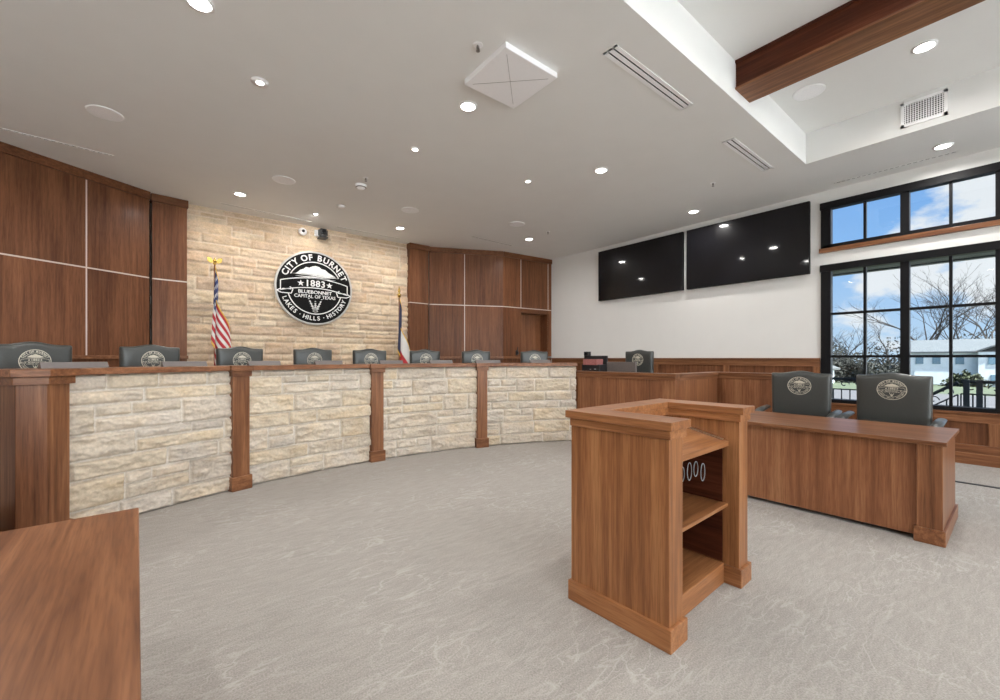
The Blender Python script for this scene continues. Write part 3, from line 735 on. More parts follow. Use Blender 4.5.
# blank name plates on the dais counter
pl_th = [-28.78, -21.41, -14.34, -7.32, .72, 7.88, 15.19, 23.64]
pl_w = [.42, .38, .35, .35, .34, .37, .42, .36]
pl_lab = ['first seat by the end pillar', 'seat at the left wood column', 'seat beside the striped flag', 'seat below the round seal', 'seat left of the single-star flag',
    'seat at the right wood column', 'seat behind the last post', 'seat at the recessed door']
for th, w, lab in zip(pl_th, pl_w, pl_lab):
    t = thing('name_plate', 'low blank grey plate on the dais counter at the '+lab, 'name plate', (*pol(th, 6.24), 1.3175), -math.radians(th), 'blank plates along the dais counter')
    bm = BM(); v = [(-.03, 0), (.03, 0), (.012, .05), (-.004, .05)]
    a = [bm.verts.new((-w/2, y, z)) for y, z in v]; b = [bm.verts.new((w/2, y, z)) for y, z in v]
    bm.faces.new(a); bm.faces.new(b[::-1])
    for i in range(4): bm.faces.new((a[i], b[i], b[(i+1) % 4], a[(i+1) % 4]))
    obj('plate', bm, GREYP, t, bevel=.002)

# ---------------------------------------------------------------- side desks
def desk(name_label, loc, rz):
    """local: length along y (0 .. 1.97), front face towards -x, top .777"""
    t = thing('side_desk', name_label, 'desk', loc, rz); Ln, Dp = 1.97, .985
    bm = BM(); box(bm, 0, Dp, 0, Ln, .745, .777); obj('desk_top', bm, 'wood_y', t, bevel=.003)
    bm = BM(); box(bm, .06, .085, .16, Ln-.16, .035, .745); obj('modesty_panel', bm, 'ribbon_z', t)
    for y0, y1 in ((.022, .162), (Ln-.162, Ln-.022)):
        bm = BM(); box(bm, .025, Dp-.05, y0, y1, .005, .745); p = obj('pedestal', bm, 'wood_z', t, bevel=.003)
        bm = BM(); box(bm, .008, Dp-.015, y0-.016, y1+.016, 0, .115); obj('plinth', bm, 'wood_x', p, bevel=.004)
    return t
desk('long walnut desk with two armchairs in front of the window', (4.485, .345, 0), 0)
desk('walnut desk with bare top in the near left corner', (-.075, 2.31, 0), PI+.035)

# ---------------------------------------------------------------- lectern
lec = thing('lectern', 'tall U-shaped walnut lectern with open shelves in the middle of the floor', 'lectern', (2.372, 1.36, 0), math.radians(2.0))
lec.scale = (1.03, 1.02, 1)
W2, D2 = .50, .30     # half sizes of body outline
def lbox(x0, x1, y0, y1, z0, z1, name, m, par=None, bev=.003):
    bm = BM(); box(bm, x0, x1, y0, y1, z0, z1); return obj(name, bm, m, par or lec, bevel=bev)
SL = lbox(-.487, -.355, -.285, .30, .10, 1.02, 'side_wall', 'podium_z')
SRt = lbox(.355, .487, -.285, .30, .10, 1.02, 'side_wall', 'podium_z')
BK = lbox(-.3549, .3549, .20, .299, .10, 1.02, 'front_wall', 'podium_z')
def ushape(o, z0, z1, name, m, ow, iw):
    # U in plan open to -y: outer half width ow, arm width iw
    bm = BM(); pts = [(-ow, -.30-o), (-ow+iw, -.30-o), (-ow+iw, .15-o*0), (ow-iw, .15), (ow-iw, -.30-o), (ow, -.30-o), (ow, .30+o), (-ow, .30+o)]
    prism(bm, pts, z0, z1); return obj(name, bm, m, lec, bevel=.003)
ushape(-.003, 1.01, 1.056, 'cap_band', 'podium_y', .502, .162)
ushape(.014, 1.056, 1.098, 'top_cap', 'podium_y', .524, .194)
bm = BM(); 
bm.free()
for x0, x1 in ((-.504, -.338), (.338, .504)):
    bm = BM(); box(bm, x0, x1, -.302, .31, 0, .112); obj('plinth', bm, 'podium_y', lec, bevel=.004)
bm = BM(); box(bm, -.3379, .3379, .2, .309, 0, .112); obj('plinth', bm, 'podium_x', lec, bevel=.004)
lbox(-.34, .34, -.205, .195, .0, .125, 'bottom_board', 'podium_x')
lbox(-.355, .355, -.222, .20, .476, .498, 'shelf', 'podium_x')
bm = BM()
v = [(-.225, .852), (.20, .955), (.20, .985), (-.225, .884)]
a = [bm.verts.new((-.355, y, z)) for y, z in v]; b = [bm.verts.new((.355, y, z)) for y, z in v]
bm.faces.new(a[::-1]); bm.faces.new(b)
for i in range(4): bm.faces.new((a[i], a[(i+1) % 4], b[(i+1) % 4], b[i]))
obj('reading_surface', bm, 'podium_x', lec, bevel=.002)
bm = BM(); v = [(-.20, .892), (.10, .963), (.10, .969), (-.20, .898)]
a = [bm.verts.new((.315, y, z)) for y, z in v]; b = [bm.verts.new((.343, y, z)) for y, z in v]
bm.faces.new(a[::-1]); bm.faces.new(b)
for i in range(4): bm.faces.new((a[i], a[(i+1) % 4], b[(i+1) % 4], b[i]))
ps = obj('page_strip', bm, SILVER, lec); ps['label'] = 'thin metal strip along the reading surface'
# added dark panels that paint in the shade inside the compartments
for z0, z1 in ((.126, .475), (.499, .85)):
    lbox(-.3545, -.349, -.19, .199, z0, z1, 'shade_lining', 'beam_y', bev=0); lbox(.349, .3545, -.19, .199, z0, z1, 'shade_lining', 'beam_y', bev=0); lbox(-.349, .349, .193, .1995, z0, z1, 'shade_lining', 'beam_y', bev=0)
# cables hanging in the upper compartment
bm = BM(); rnd = random.Random(3)
for k in range(4):
    cx = .07+.045*k+rnd.uniform(-.012, .012); tube(bm, [(cx+.028*math.cos(a), -.08-.02*k, .70+.012*(k % 3)+(.045+.008*(k % 2))*math.sin(a)) for a in np.linspace(-.4+k*.5, 2*PI-.2+k*.5, 22)], .0028, 5)
tube(bm, [(.06, -.08, .76), (.12, -.06, .82), (.16, -.05, .88)], .0045, 6)
cb = obj('cable_coil', bm, WHITE_CABLE, smooth=True); cb.location = lec.location; cb.rotation_euler = lec.rotation_euler
tag(cb, 'pale cables looped in the upper compartment of the lectern', 'cable')

# ---------------------------------------------------------------- clerk's desk things
def P(o, *a): return o
bm = BM(); box(bm, 5.66, 6.25, 3.25, 5.05, .98, 1.01)
ws = obj('work_surface', bm, 'wood_y', bpy.data.objects['clerk_counter'], world=True)
def monitor(name, label, cat, loc, rz, w, h, m, group=None, up=0.):
    t = thing(name, label, cat, loc, rz, group)
    bm = BM(); box(bm, -w/2, w/2, -.018, .018, .36-h+up, .36+up); obj('display', bm, m, t, bevel=.004)
    bm = BM(); box(bm, -.03, .03, .018, .04, .02, .25); obj('stand', bm, DARKP, t)
    bm = BM(); box(bm, -.11, .11, -.07, .09, 0, .012); obj('foot', bm, DARKP, t); return t
monitor('computer_monitor', 'black monitor behind a reddish box on the clerk counter', 'monitor', (6.02, 4.76, 1.0105), -PI/2, .50, .32, DARKP, up=.07)
monitor('computer_monitor', 'grey-brown backed monitor left of the clerk armchair', 'monitor', (5.93, 4.16, 1.0105), -PI/2, .56, .30, GREYP, up=-.035)
t = thing('desk_telephone', 'dark desktop device with reddish front panel at the clerk counter end', 'device', (5.78, 4.44, 1.1))
bpy.data.objects.remove(t)
t = thing('desktop_printer', 'small dark printer with reddish front panel at the clerk counter end', 'printer', (5.80, 4.62, 1.0105), -PI/2)
bm = BM(); box(bm, -.19, .19, -.10, .10, 0, .28); obj('body', bm, DARKP, t, bevel=.006)
bm = BM(); box(bm, -.14, .15, -.125, -.10, .27, .37); box(bm, -.14, .15, -.10, .05, .28, .37); obj('front_panel', bm, RED_BOX, t, bevel=.004)
bm = BM(); box(bm, -.01, .015, -.106, -.10, .19, .205); box(bm, .08, .12, -.106, -.10, .195, .21); obj('button_row', bm, WHITE_CABLE, t)
t = thing('web_camera', 'small black camera perched above the left end of the clerk monitor', 'camera', (6.02, 4.95, 1.441), -PI/2)
bm = BM(); box(bm, -.05, .05, -.04, .04, 0, .075); obj('body', bm, DARKP, t, bevel=.006)
bm = BM(); lathe(bm, [(0, 0), (.02, 0), (.02, .02), (0, .02)], 16); bmesh.ops.transform(bm, verts=bm.verts, matrix=Matrix.Translation((0, -.04, .04)) @ Mseal); obj('lens', bm, BLACKM, t)

# ---------------------------------------------------------------- wall screens
for y0, y1, lab in [(4.315, 6.43, 'large black wall screen nearer the corner, left of the two'), (2.175, 4.235, 'large black wall screen beside the windows, right of the two')]:
    t = thing('television', lab, 'television', (XR, (y0+y1)/2, 3.38), 0, 'black screens on the right wall')
    bm = BM(); box(bm, XR-.10, XR-.035, y0, y1, 2.78, 3.965); obj('housing', bm, BLACKM, t, world=True, bevel=.004)
    bm = BM(); box(bm, XR-.104, XR-.1, y0+.012, y1-.012, 2.795, 3.953); obj('screen', bm, SCREEN, t, world=True)
    bm = BM(); box(bm, XR-.035, XR-.002, y0+.5, y1-.5, 3.1, 3.7); obj('wall_bracket', bm, BLACKM, t, world=True)

# ---------------------------------------------------------------- flags
def flag(loc, top, Hh, Fl, paint, label, finial, spread, seed, fr):
    t = thing('flag_on_stand', label, 'flag', loc)
    bm = BM(); lathe(bm, [(0, 0), (.14, 0), (.14, .03), (.05, .06), (.02, .09), (0, .09)], 24); obj('stand_base', bm, GOLD, t, smooth=True)
    bm = BM(); tube(bm, [(0, 0, .05), (0, 0, top)], .014, 10); obj('pole', bm, 'wood_z', t)
    if finial == 'eagle':
        bm = BM(); lathe(bm, [(0, top), (.03, top+.02), (.018, top+.04), (.03, top+.07), (0, top+.13)], 12)
        for s in (-1, 1):       # two raised wings
            w = [(s*.01, 0, top+.05), (s*.05, 0, top+.12), (s*.11, 0, top+.13), (s*.10, 0, top+.06), (s*.05, 0, top+.03)]
            a = [bm.verts.new((x, -.008, z)) for x, y, z in w]; b = [bm.verts.new((x, .008, z)) for x, y, z in w]
            bm.faces.new(a); bm.faces.new(b[::-1])
            for i in range(5): bm.faces.new((a[i], b[i], b[(i+1) % 5], a[(i+1) % 5]))
        obj('eagle_finial', bm, GOLD, t)
    else:
        bm = BM(); lathe(bm, [(0, top), (.035, top+.02), (.03, top+.05), (.05, top+.07), (.012, top+.11), (.028, top+.15), (0, top+.27)], 12); obj('spear_finial', bm, GOLD, t, smooth=True)
    ns, nh = 150, 130
    S, Hg = np.meshgrid(np.linspace(0, 1, ns), np.linspace(0, 1, nh), indexing='ij')
    s = S*Fl; h = Hg*Hh
    drop = .80*s**1.0*(1-.12*Hg)
    z = top-.05-h-drop
    down = (top-.05-z)/(Hh+.8*Fl)
    ph = S*seed
    amp = .025+.075*down
    x = .012-.34*spread*down*(1-S)+S*spread*(.25+.75*down)+amp*np.sin(ph*2*PI+.6)*np.minimum(1, S*6)
    y = -.02-amp*.9*np.cos(ph*2*PI+1.0+.5*Hg)*np.minimum(1, S*6)-.02*np.sin(ph*9)
    Pp = np.stack([x, y, z], -1)
    fl = grid_mesh('flag_cloth', Pp, paint(S, Hg), CLOTH, parent=t)
    so = fl.modifiers.new('t', 'SOLIDIFY'); so.thickness = .004
    # fringe round the free edges
    def strip(name, line, dx, dz):
        n = len(line); bm = BM(); a = [bm.verts.new(p) for p in line]; b = [bm.verts.new((p[0]+dx, p[1]-.004, p[2]+dz)) for p in line]
        for i in range(n-1): bm.faces.new((a[i], a[i+1], b[i+1], b[i]))
        o = obj(name, bm, FRINGE, fl); m = o.modifiers.new('t', 'SOLIDIFY'); m.thickness = .008; return o
    strip('fringe', [tuple(p) for p in Pp[:, -1]], 0, -.05)
    strip('fringe', [tuple(p) for p in Pp[-1, :]], .03, -.012)
    strip('fringe', [tuple(p) for p in Pp[:, 0]], .0, .035)
    return t
def us(S, H):
    red = np.array([.52, .022, .035]); wh = np.array([.78, .76, .73]); bl = np.array([.022, .035, .13])
    k = (np.floor(H*13).astype(int) % 2)[..., None]; c = red*(1-k)+wh*k
    can = ((S < .4) & (H < 7/13))[..., None]
    gx = S/.4*11; gy = H/(7/13)*9; ix = np.round(gx-.5+.0); 
    fx = gx-np.floor(gx)-.5; fy = gy-np.floor(gy)-.5; par = ((np.floor(gx)+np.floor(gy)).astype(int) % 2 == 0)
    st = ((fx**2+fy**2 < .13) & par)[..., None]
    return np.where(can, np.where(st, wh, bl), c)
def tx(S, H):
    red = np.array([.50, .02, .03]); wh = np.array([.78, .76, .73]); bl = np.array([.030, .036, .085])
    c = np.where((H > .5)[..., None], red, wh); c = np.where((S < .36)[..., None], bl, c)
    a = np.arctan2(S*1.5-.27, -(H-.5)); r = np.hypot(S*1.5-.27, H-.5); stx = r < .14*(.62+.38*np.cos(5*a))
    return np.where(stx[..., None], wh, c)
flag((.70, 8.62, .301), 2.68, 1.22, 1.75, us, 'red and white striped flag with starry blue canton, eagle-topped pole, at the stone wall', 'eagle', .40, 1.6, .0)
flag((4.07, 8.60, .301), 2.42, 1.08, 1.6, tx, 'blue, white and red single-star flag with spear-topped pole at the right of the stone wall', 'spear', .36, 1.3, .0)

# ---------------------------------------------------------------- ceiling fixtures
RZ = lambda n: 0
def downlight(x, y, z, label, r=.075, group='recessed ceiling downlights', power=1.0, ringw=.022, aim=None):
    t = thing('downlight', label, 'downlight', (x, y, z), 0, group)
    bm = BM(); lathe(bm, [(r, -.012), (r+ringw, -.008), (r+ringw, 0), (r, -.002)], 32); obj('trim_ring', bm, TRAYW, t, smooth=True)
    bm = BM(); lathe(bm, [(0, -.004), (r, -.004), (r, -.001), (0, -.001)], 32); obj('diffuser', bm, GLOW, t)
    d = bpy.data.lights.new('lamp', 'AREA'); d.shape = 'DISK'; d.size = r*2; d.energy = LAMP*power; d.color = (1, .97, .94); d.spread = math.radians(165)
    o = bpy.data.objects.new('lamp', d); COL.objects.link(o); o.parent = t; o.location = (0, 0, -.016)
    if aim: o.rotation_euler = Vector(aim).to_track_quat('-Z', 'Y').to_euler()
    return t
for x, y, lab in [(2.545, 3.707, 'round recessed downlight beside the square ceiling tile'), (4.894, 3.776, 'round downlight in the middle of the ceiling above the lectern'),
        (7.60, 3.78, 'round downlight above the gap between the two wall screens'), (.997, 8.041, 'round downlight above the striped flag'),
        (3.837, 8.068, 'round downlight above the single-star flag'), (6.463, 6.985, 'round downlight above the right wood panelling'),
        (7.72, .628, 'round downlight on the lower ceiling strip above the transom window'), (.222, 3.90, 'round downlight cut by the top edge at the left')]:
    downlight(x, y, C, lab)
for x, y in [(-1.6, 6.4), (-2.2, 3.8), (7.72, -2.3), (7.72, -5.0), (-2.8, .6), (-2.8, -2.3), (1.2, -5.1), (4.9, -5.1)]:
    downlight(x, y, C, 'recessed downlight in the lower ceiling outside the view')
downlight(5.93, .61, CT, 'round downlight in the raised tray beside the wood beam')
for x, y in [(3.6, .61), (1.1, .61), (-1.3, .61), (5.93, -2.3), (3.6, -2.3), (1.1, -2.3), (-1.3, -2.3)]:
    downlight(x, y, CT, 'recessed downlight in the raised tray outside the view')
for x, y, lab, aim, pw in [(2.537, 4.897, 'small spotlight between the round speaker grille and the square tile', (0, .2, -1), .5), (4.333, 4.706, 'small spotlight halfway to the two wall screens', (.1, .2, -1), .5),
        (.744, 4.656, 'small adjustable spotlight with a wide white ring at upper left', (0, .2, -1), .4), (2.235, 8.26, 'small spotlight washing the wall seal from close to the stone', (0, .45, -1), .45)]:
    downlight(x, y, C, lab, .035, 'small ceiling spotlights', pw, 0.02 if 'wide' not in lab else .045, aim)

def speaker(x, y, z, lab, r=.155):
    t = thing('ceiling_speaker', lab, 'speaker', (x, y, z), 0, 'round ceiling speakers')
    bm = BM(); lathe(bm, [(r-.012, -.01), (r, -.008), (r+.003, 0), (r-.012, -.002)], 40); obj('bezel', bm, TRAYW, t, smooth=True)
    bm = BM(); lathe(bm, [(0, -.009), (r-.012, -.007), (r-.012, -.001), (0, -.001)], 40); obj('grille', bm, GRILLE, t)
GRILLE = plain('speaker_grille', (.93, .93, .96), .55, noise=.1, scale=300)
for x, y, z, lab in [(-.488, 6.312, C, 'round white ceiling speaker above the left wood panelling'), (1.436, 6.991, C, 'round white ceiling speaker left of the smoke detector'),
        (3.512, 6.973, C, 'round white ceiling speaker right of the smoke detector'), (5.552, 6.355, C, 'round white ceiling speaker above the right wood panelling'),
        (5.893, 1.561, CT, 'round white ceiling speaker in the tray beside the wood beam'), (3.34, 1.15, CT, 'round white ceiling speaker in the tray cut by the top edge')]:
    speaker(x, y, z, lab)

# linear diffusers
def slot(x0, x1, y0, y1, n, lab, grille=False):
    xc, yc = (x0+x1)/2, (y0+y1)/2; t = thing('slot_diffuser', lab, 'air diffuser', (xc, yc, C), 0, 'linear ceiling air diffusers')
    dx, dy = (x1-x0), (y1-y0); Ln = math.hypot(dx, dy); t.rotation_euler = (0, 0, math.atan2(dy, dx)); w = .055*n/2+(.016 if n == 2 else -.002)
    bm = BM(); e = .02
    cs = [(k-(n-1)/2)*.055 for k in range(n)]; g = .008 if n == 2 else .011
    ed = [-w]+[c+q for c in cs for q in (-g, g)]+[w]; segs = list(zip(ed[0::2], ed[1::2]))
    for a, b in segs: box(bm, -Ln/2, Ln/2, a, b, -.006, -.0005)
    for s in (-1, 1): box(bm, s*Ln/2-(e if s > 0 else 0), s*Ln/2+(e if s < 0 else 0), -w, w, -.006, -.0005)
    obj('frame', bm, TRAYW if n == 2 else CEIL, t)
    bm = BM(); box(bm, -Ln/2+e, Ln/2-e, -w+.004, w-.004, -.0025, -.0008); obj('dark_slot', bm, BLACKM, t)
    if grille:
        bm = BM()
        for k in range(int(Ln/.06)): xk = -Ln/2+.03+k*.06; box(bm, xk, xk+.022, -w+.01, w-.01, -.0055, -.0026)
        obj('blades', bm, CEIL, t)
slot(3.035, 4.38, 2.25, 2.25, 2, 'white two-slot diffuser beside the square ceiling tile')
slot(5.44, 6.72, 2.27, 2.27, 2, 'white two-slot diffuser near the ceiling tray corner')
slot(-1.9, -.50, 7.46, 7.58, 1, 'white slatted diffuser above the left wood panelling', True)
slot(8.06, 8.06, 1.83, .52, 1, 'white slatted diffuser above the transom window', True)
slot(.78, 2.30, 8.72, 8.80, 1, 'thin diffuser line above the stone wall by the striped flag')
slot(2.77, 4.20, 8.80, 8.80, 1, 'thin diffuser line above the stone wall by the single-star flag')
slot(5.33, 6.54, 7.62, 7.66, 1, 'thin diffuser line above the right wood panelling')

# ceiling microphone tile
t = thing('ceiling_tile_microphone', 'square white raised tile with crossed seams under the ceiling', 'ceiling microphone', (2.586, 3.058, C), 0)
bm = BM(); box(bm, -.315, .315, -.315, .315, -.055, -.0005); obj('housing', bm, plain('tile_white', (.93, .93, .95), .5, noise=.01), t, bevel=.006)
bm = BM()
for a in (PI/4, -PI/4):
    d = Vector((math.cos(a), math.sin(a))); p = -d*.36; q = d*.36; obox(bm, p, q, -.0012, .0012, -.0562, -.0545)
obj('seam', bm, DARKP, t)
bm = BM()
for sx in (-1, 1):
    for sy in (-1, 1): lathe(bm, [(0, -.0575), (.012, -.0565), (.012, -.054), (0, -.054)], 12, (sx*.285, sy*.285, 0))
obj('corner_stud', bm, TRAYW, t)

# smoke detector and sprinklers
t = thing('smoke_detector', 'white dome smoke detector in the middle of the ceiling above the dais', 'smoke detector', (2.411, 6.443, C))
bm = BM(); lathe(bm, [(0, -.065), (.045, -.062), (.075, -.04), (.085, -.015), (.085, -.0005), (0, -.0005)], 28); obj('dome', bm, TRAYW, t, smooth=True)
bm = BM(); lathe(bm, [(.070, -.048), (.078, -.042), (.078, -.036), (.068, -.040)], 28); obj('sensor_slot', bm, GREYP, t)
t = thing('occupancy_sensor', 'small flat white sensor on the ceiling between detector and seal', 'sensor', (2.468, 7.555, C))
bm = BM(); lathe(bm, [(0, -.03), (.05, -.025), (.07, -.0005), (0, -.0005)], 24); obj('dome', bm, TRAYW, t, smooth=True)
def sprinkler(x, y, z, lab):
    t = thing('sprinkler_head', lab, 'sprinkler', (x, y, z), 0, 'ceiling sprinkler heads')
    bm = BM(); lathe(bm, [(0, -.006), (.04, -.005), (.042, -.0005), (0, -.0005)], 20); obj('escutcheon', bm, TRAYW, t)
    bm = BM(); lathe(bm, [(0, -.03), (.012, -.03), (.012, -.006), (0, -.006)], 10)
    tube(bm, [(-.012, 0, -.02), (-.016, 0, -.035), (0, 0, -.05)], .003, 5); tube(bm, [(.012, 0, -.02), (.016, 0, -.035), (0, 0, -.05)], .003, 5)
    lathe(bm, [(0, -.054), (.018, -.053), (.018, -.050), (0, -.050)], 12); obj('head', bm, SPR, t)
SPR = plain('sprinkler_metal', (.25, .24, .23), .35, .8)
for a in [(2.116, 2.931, C, 'sprinkler head beside the square ceiling tile'), (5.127, .892, CT, 'sprinkler head in the tray beside the wood beam'),
          (6.598, 2.977, C, 'sprinkler head near the right wall screen'), (6.395, 6.318, C, 'sprinkler head above the right wood panelling'), (2.37, 6.14, C, 'sprinkler head just in front of the smoke detector')]:
    sprinkler(*a)

# air grille on the tray side
t = thing('air_grille', 'square white return air grille on the side of the ceiling tray', 'air grille', (TX1, .722, 4.315))
bm = BM(); x0, x1 = -.018, -.001; w, hh = .195, .145
box(bm, x0, x1, -w, w, hh-.03, hh); box(bm, x0, x1, -w, w, -hh, -hh+.03); box(bm, x0, x1, -w, -w+.03, -hh, hh); box(bm, x0, x1, w-.03, w, -hh, hh); obj('frame', bm, TRAYW, t)
bm = BM(); box(bm, -.003, -.001, -w+.02, w-.02, -hh+.02, hh-.02); obj('dark_back', bm, BLACKM, t)
bm = BM()
for k in range(15): y = -w+.04+k*(2*w-.08)/14; box(bm, -.012, -.004, y-.004, y+.004, -hh+.02, hh-.02)
for k in range(10): z = -hh+.04+k*(2*hh-.08)/9; box(bm, -.010, -.005, -w+.02, w-.02, z-.003, z+.003)
obj('blades', bm, TRAYW, t)

# wall cameras above the seal
t = thing('dome_camera', 'small white dome camera high on the stone wall left of the black camera', 'camera', (2.193, 9.06, 3.93))
bm = BM(); lathe(bm, [(0, 0), (.075, 0), (.075, .05), (.055, .085), (0, .10)], 24); bmesh.ops.transform(bm, verts=bm.verts, matrix=Mseal); obj('housing', bm, TRAYW, t, smooth=True)
bm = BM(); lathe(bm, [(0, .09), (.03, .095), (.025, .115), (0, .125)], 16); bmesh.ops.transform(bm, verts=bm.verts, matrix=Mseal); obj('lens', bm, DARKP, t, smooth=True)
t = thing('pan_camera', 'black swivelling camera on a wall bracket above the round seal', 'camera', (2.56, 9.06, 3.86))
bm = BM(); box(bm, -.14, -.06, -.06, 0, .03, .15); obj('wall_box', bm, TRAYW, t, bevel=.005)
bm = BM(); box(bm, -.08, .08, -.20, 0, -.02, 0); obj('bracket', bm, DARKP, t)
bm = BM(); lathe(bm, [(0, 0), (.075, 0), (.075, .04), (.06, .05), (0, .05)], 20, (0, -.11, 0)); obj('turntable', bm, DARKP, t, smooth=False)
bm = BM(); box(bm, -.085, -.065, -.15, -.07, .04, .15); box(bm, .065, .085, -.15, -.07, .04, .15); obj('yoke', bm, DARKP, t, bevel=.003)
bm = BM(); box(bm, -.06, .06, -.17, -.05, .06, .17); obj('head', bm, DARKP, t, bevel=.01)
bm = BM(); lathe(bm, [(0, 0), (.035, 0), (.035, .03), (0, .03)], 20); bmesh.ops.transform(bm, verts=bm.verts, matrix=Matrix.Translation((0, -.165, .115)) @ Mseal); obj('lens', bm, BLACKM, t)

# rubber strip on the floor
bm = BM(); box(bm, 6.97, 7.02, -5.9, 1.45, .0005, .008); tag(obj('floor_strip', bm, STRIPM, bevel=.002), 'thin dark strip lying on the carpet behind the side desk', 'floor strip')

# ---------------------------------------------------------------- outdoors
def ground(name, x0, x1, y0, y1, z0, z1, m, label, cat):
    bm = BM(); a = [(x0, y0, z0), (x1, y0, z1), (x1, y1, z1), (x0, y1, z0)]
    t_ = [bm.verts.new(p) for p in a]; b_ = [bm.verts.new((p[0], p[1], p[2]-.3)) for p in a]
    bm.faces.new(t_); bm.faces.new(b_[::-1])
    for i in range(4): bm.faces.new((t_[i], b_[i], b_[(i+1) % 4], t_[(i+1) % 4]))
    return struct(name, bm, m, label, cat)
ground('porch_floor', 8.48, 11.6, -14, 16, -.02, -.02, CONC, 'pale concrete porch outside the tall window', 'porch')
ground('ground', 11.6, 320, -220, 240, -.35, -8.6, GRASS, 'mown lawn sloping away behind the railing', 'ground')
ground('street', 27, 41, -150, 200, -.68, -1.03, ROADM, 'grey street running past the lawn', 'street')
ground('bounce_ground', -60, 60, -120, -6.4, -.1, -.1, BOUNCEG, 'unseen ground behind the viewer, made pale to bounce daylight indoors', 'ground')  # out of view; kept pale so it throws daylight up to the ceiling
bm = BM(); box(bm, 8.48, 10.5, -6, 12, 3.06, 3.115); box(bm, 10.42, 10.55, -6, 12, 3.04, 3.30)
CAN = plain('canopy_paint', (.010, .020, .034), .5); struct('porch_canopy', bm, CAN, 'dark blue-grey canopy edge outside the top of the tall window', 'canopy')

# railing
def railing(label, y0, y1, z0, z1, big=(), rx=10.2):
    t = thing('porch_railing', label, 'railing', (rx, (y0+y1)/2, -.02), 0)
    def zt(y): return z0+(z1-z0)*(y-y0)/(y1-y0)
    for dz, r in ((0, .028), (-.20, .013), (-.88, .016)):
        bm = BM(); tube(bm, [(rx, y0, zt(y0)+dz), (rx, y1, zt(y1)+dz)], r, 6); obj('rail', bm, RAILM, t, world=True)
    n = max(1, int(abs(y1-y0)/.125))
    for k in range(n+1):
        y = y0+(y1-y0)*k/n; bm = BM(); box(bm, rx-.009, rx+.009, y-.009, y+.009, max(0, zt(y)-.90), zt(y)-.20); obj('baluster', bm, RAILM, t, world=True)
    bm = BM()
    for k in range(n//2+1):
        y = y0+(y1-y0)*(k+.5)/max(1, n//2+1); s = 1 if k % 2 else -1
        pts = [(rx, y+s*(.075-.010*a)*math.cos(a), zt(y)-.10+(.075-.010*a)*math.sin(a)) for a in np.linspace(0, 5.5, 16)]
        tube(bm, pts, .009, 5)
    obj('scroll', bm, RAILM, t, world=True)
    for y in big:
        bm = BM(); box(bm, rx-.04, rx+.04, y-.035, y+.035, 0, zt(y)+.03); obj('post', bm, RAILM, t, world=True)
    return t
railing('black scrolled metal railing seen between the two side desk armchairs', 4.2, 1.04, 1.0, 1.0, (4.2, 2.6))
railing('black sloping stair railing right of the side desk armchairs', 1.04, .66, .72, 1.0)
railing('black level railing with thick posts at the right edge of the window', .62, -4.0, 1.02, 1.02, (.56, .42, -1.2, -2.8), 10.1)

# far house
def gable(bm, x0, x1, y0, y1, z0, z1, over=.3, along='y'):
    if along == 'y':
        xm = (x0+x1)/2; pts = [(x0-over, z0-.05), (xm, z1), (x1+over, z0-.05), (x1+over, z0-.25), (xm, z1-.2), (x0-over, z0-.25)]
        a = [bm.verts.new((x, y0-over, z)) for x, z in pts]; b = [bm.verts.new((x, y1+over, z)) for x, z in pts]
    else:
        ym = (y0+y1)/2; pts = [(y0-over, z0-.05), (ym, z1), (y1+over, z0-.05), (y1+over, z0-.25), (ym, z1-.2), (y0-over, z0-.25)]
        a = [bm.verts.new((x0-over, y, z)) for y, z in pts]; b = [bm.verts.new((x1+over, y, z)) for y, z in pts]
    n = 6; bm.faces.new((a[0], a[1], a[4], a[5])); bm.faces.new((a[1], a[2], a[3], a[4])); bm.faces.new((b[0], b[5], b[4], b[1])); bm.faces.new((b[1], b[4], b[3], b[2]))
    for i in range(n): bm.faces.new((a[i], b[i], b[(i+1) % n], a[(i+1) % n]))
GH = -2.1
t = thing('white_house', 'white two-storey house with a pale metal roof across the street', 'house', (82, 5, GH))
bm = BM(); box(bm, 80, 86, -2, 9.6, GH, 2.15); obj('wall', bm, SIDING, t, world=True)
bm = BM(); gable(bm, 80, 86, -2, 9.6, 2.3, 3.9, .4); obj('roof', bm, ROOFM, t, world=True)
bm = BM(); prism(bm, [(79, -2.2), (82, -2.2), (82, 3.4), (79, 3.4)], GH, 2.15); obj('wing', bm, SIDING, t, world=True)
bm = BM(); gable(bm, 79, 82.5, -2.2, 3.4, 2.3, 3.7, .3, 'x'); obj('roof', bm, ROOFM, t, world=True)
for x, y, z in [(79.95, 8.7, .6), (79.95, 7.1, .6), (79.95, 5.0, .6), (78.95, 2.2, .6), (78.95, -.4, .6), (78.95, 2.0, -1.6), (79.95, 4.6, -1.6)]:
    bm = BM(); box(bm, x-.03, x+.05, y-.38, y+.38, z, z+.95); obj('window', bm, HWIN, t, world=True)
bm = BM(); box(bm, 79.93, 80, 5.6, 9.2, GH, -.3); obj('garage_door', bm, SIDING, t, world=True)
t = thing('small_house', 'low pale outbuilding with dark shingle roof seen left of the window centre', 'house', (62, 16.5, -1.6))
bm = BM(); box(bm, 60, 65, 14.6, 19.5, -1.7, .1); obj('wall', bm, SIDING, t, world=True)
bm = BM(); gable(bm, 60, 65, 14.6, 19.5, .2, 1.5, .5, 'x'); obj('roof', bm, ROOFG, t, world=True)
bm = BM(); box(bm, 59.95, 60.02, 15.4, 16.4, -1.2, -.2); obj('window', bm, HWIN, t, world=True)

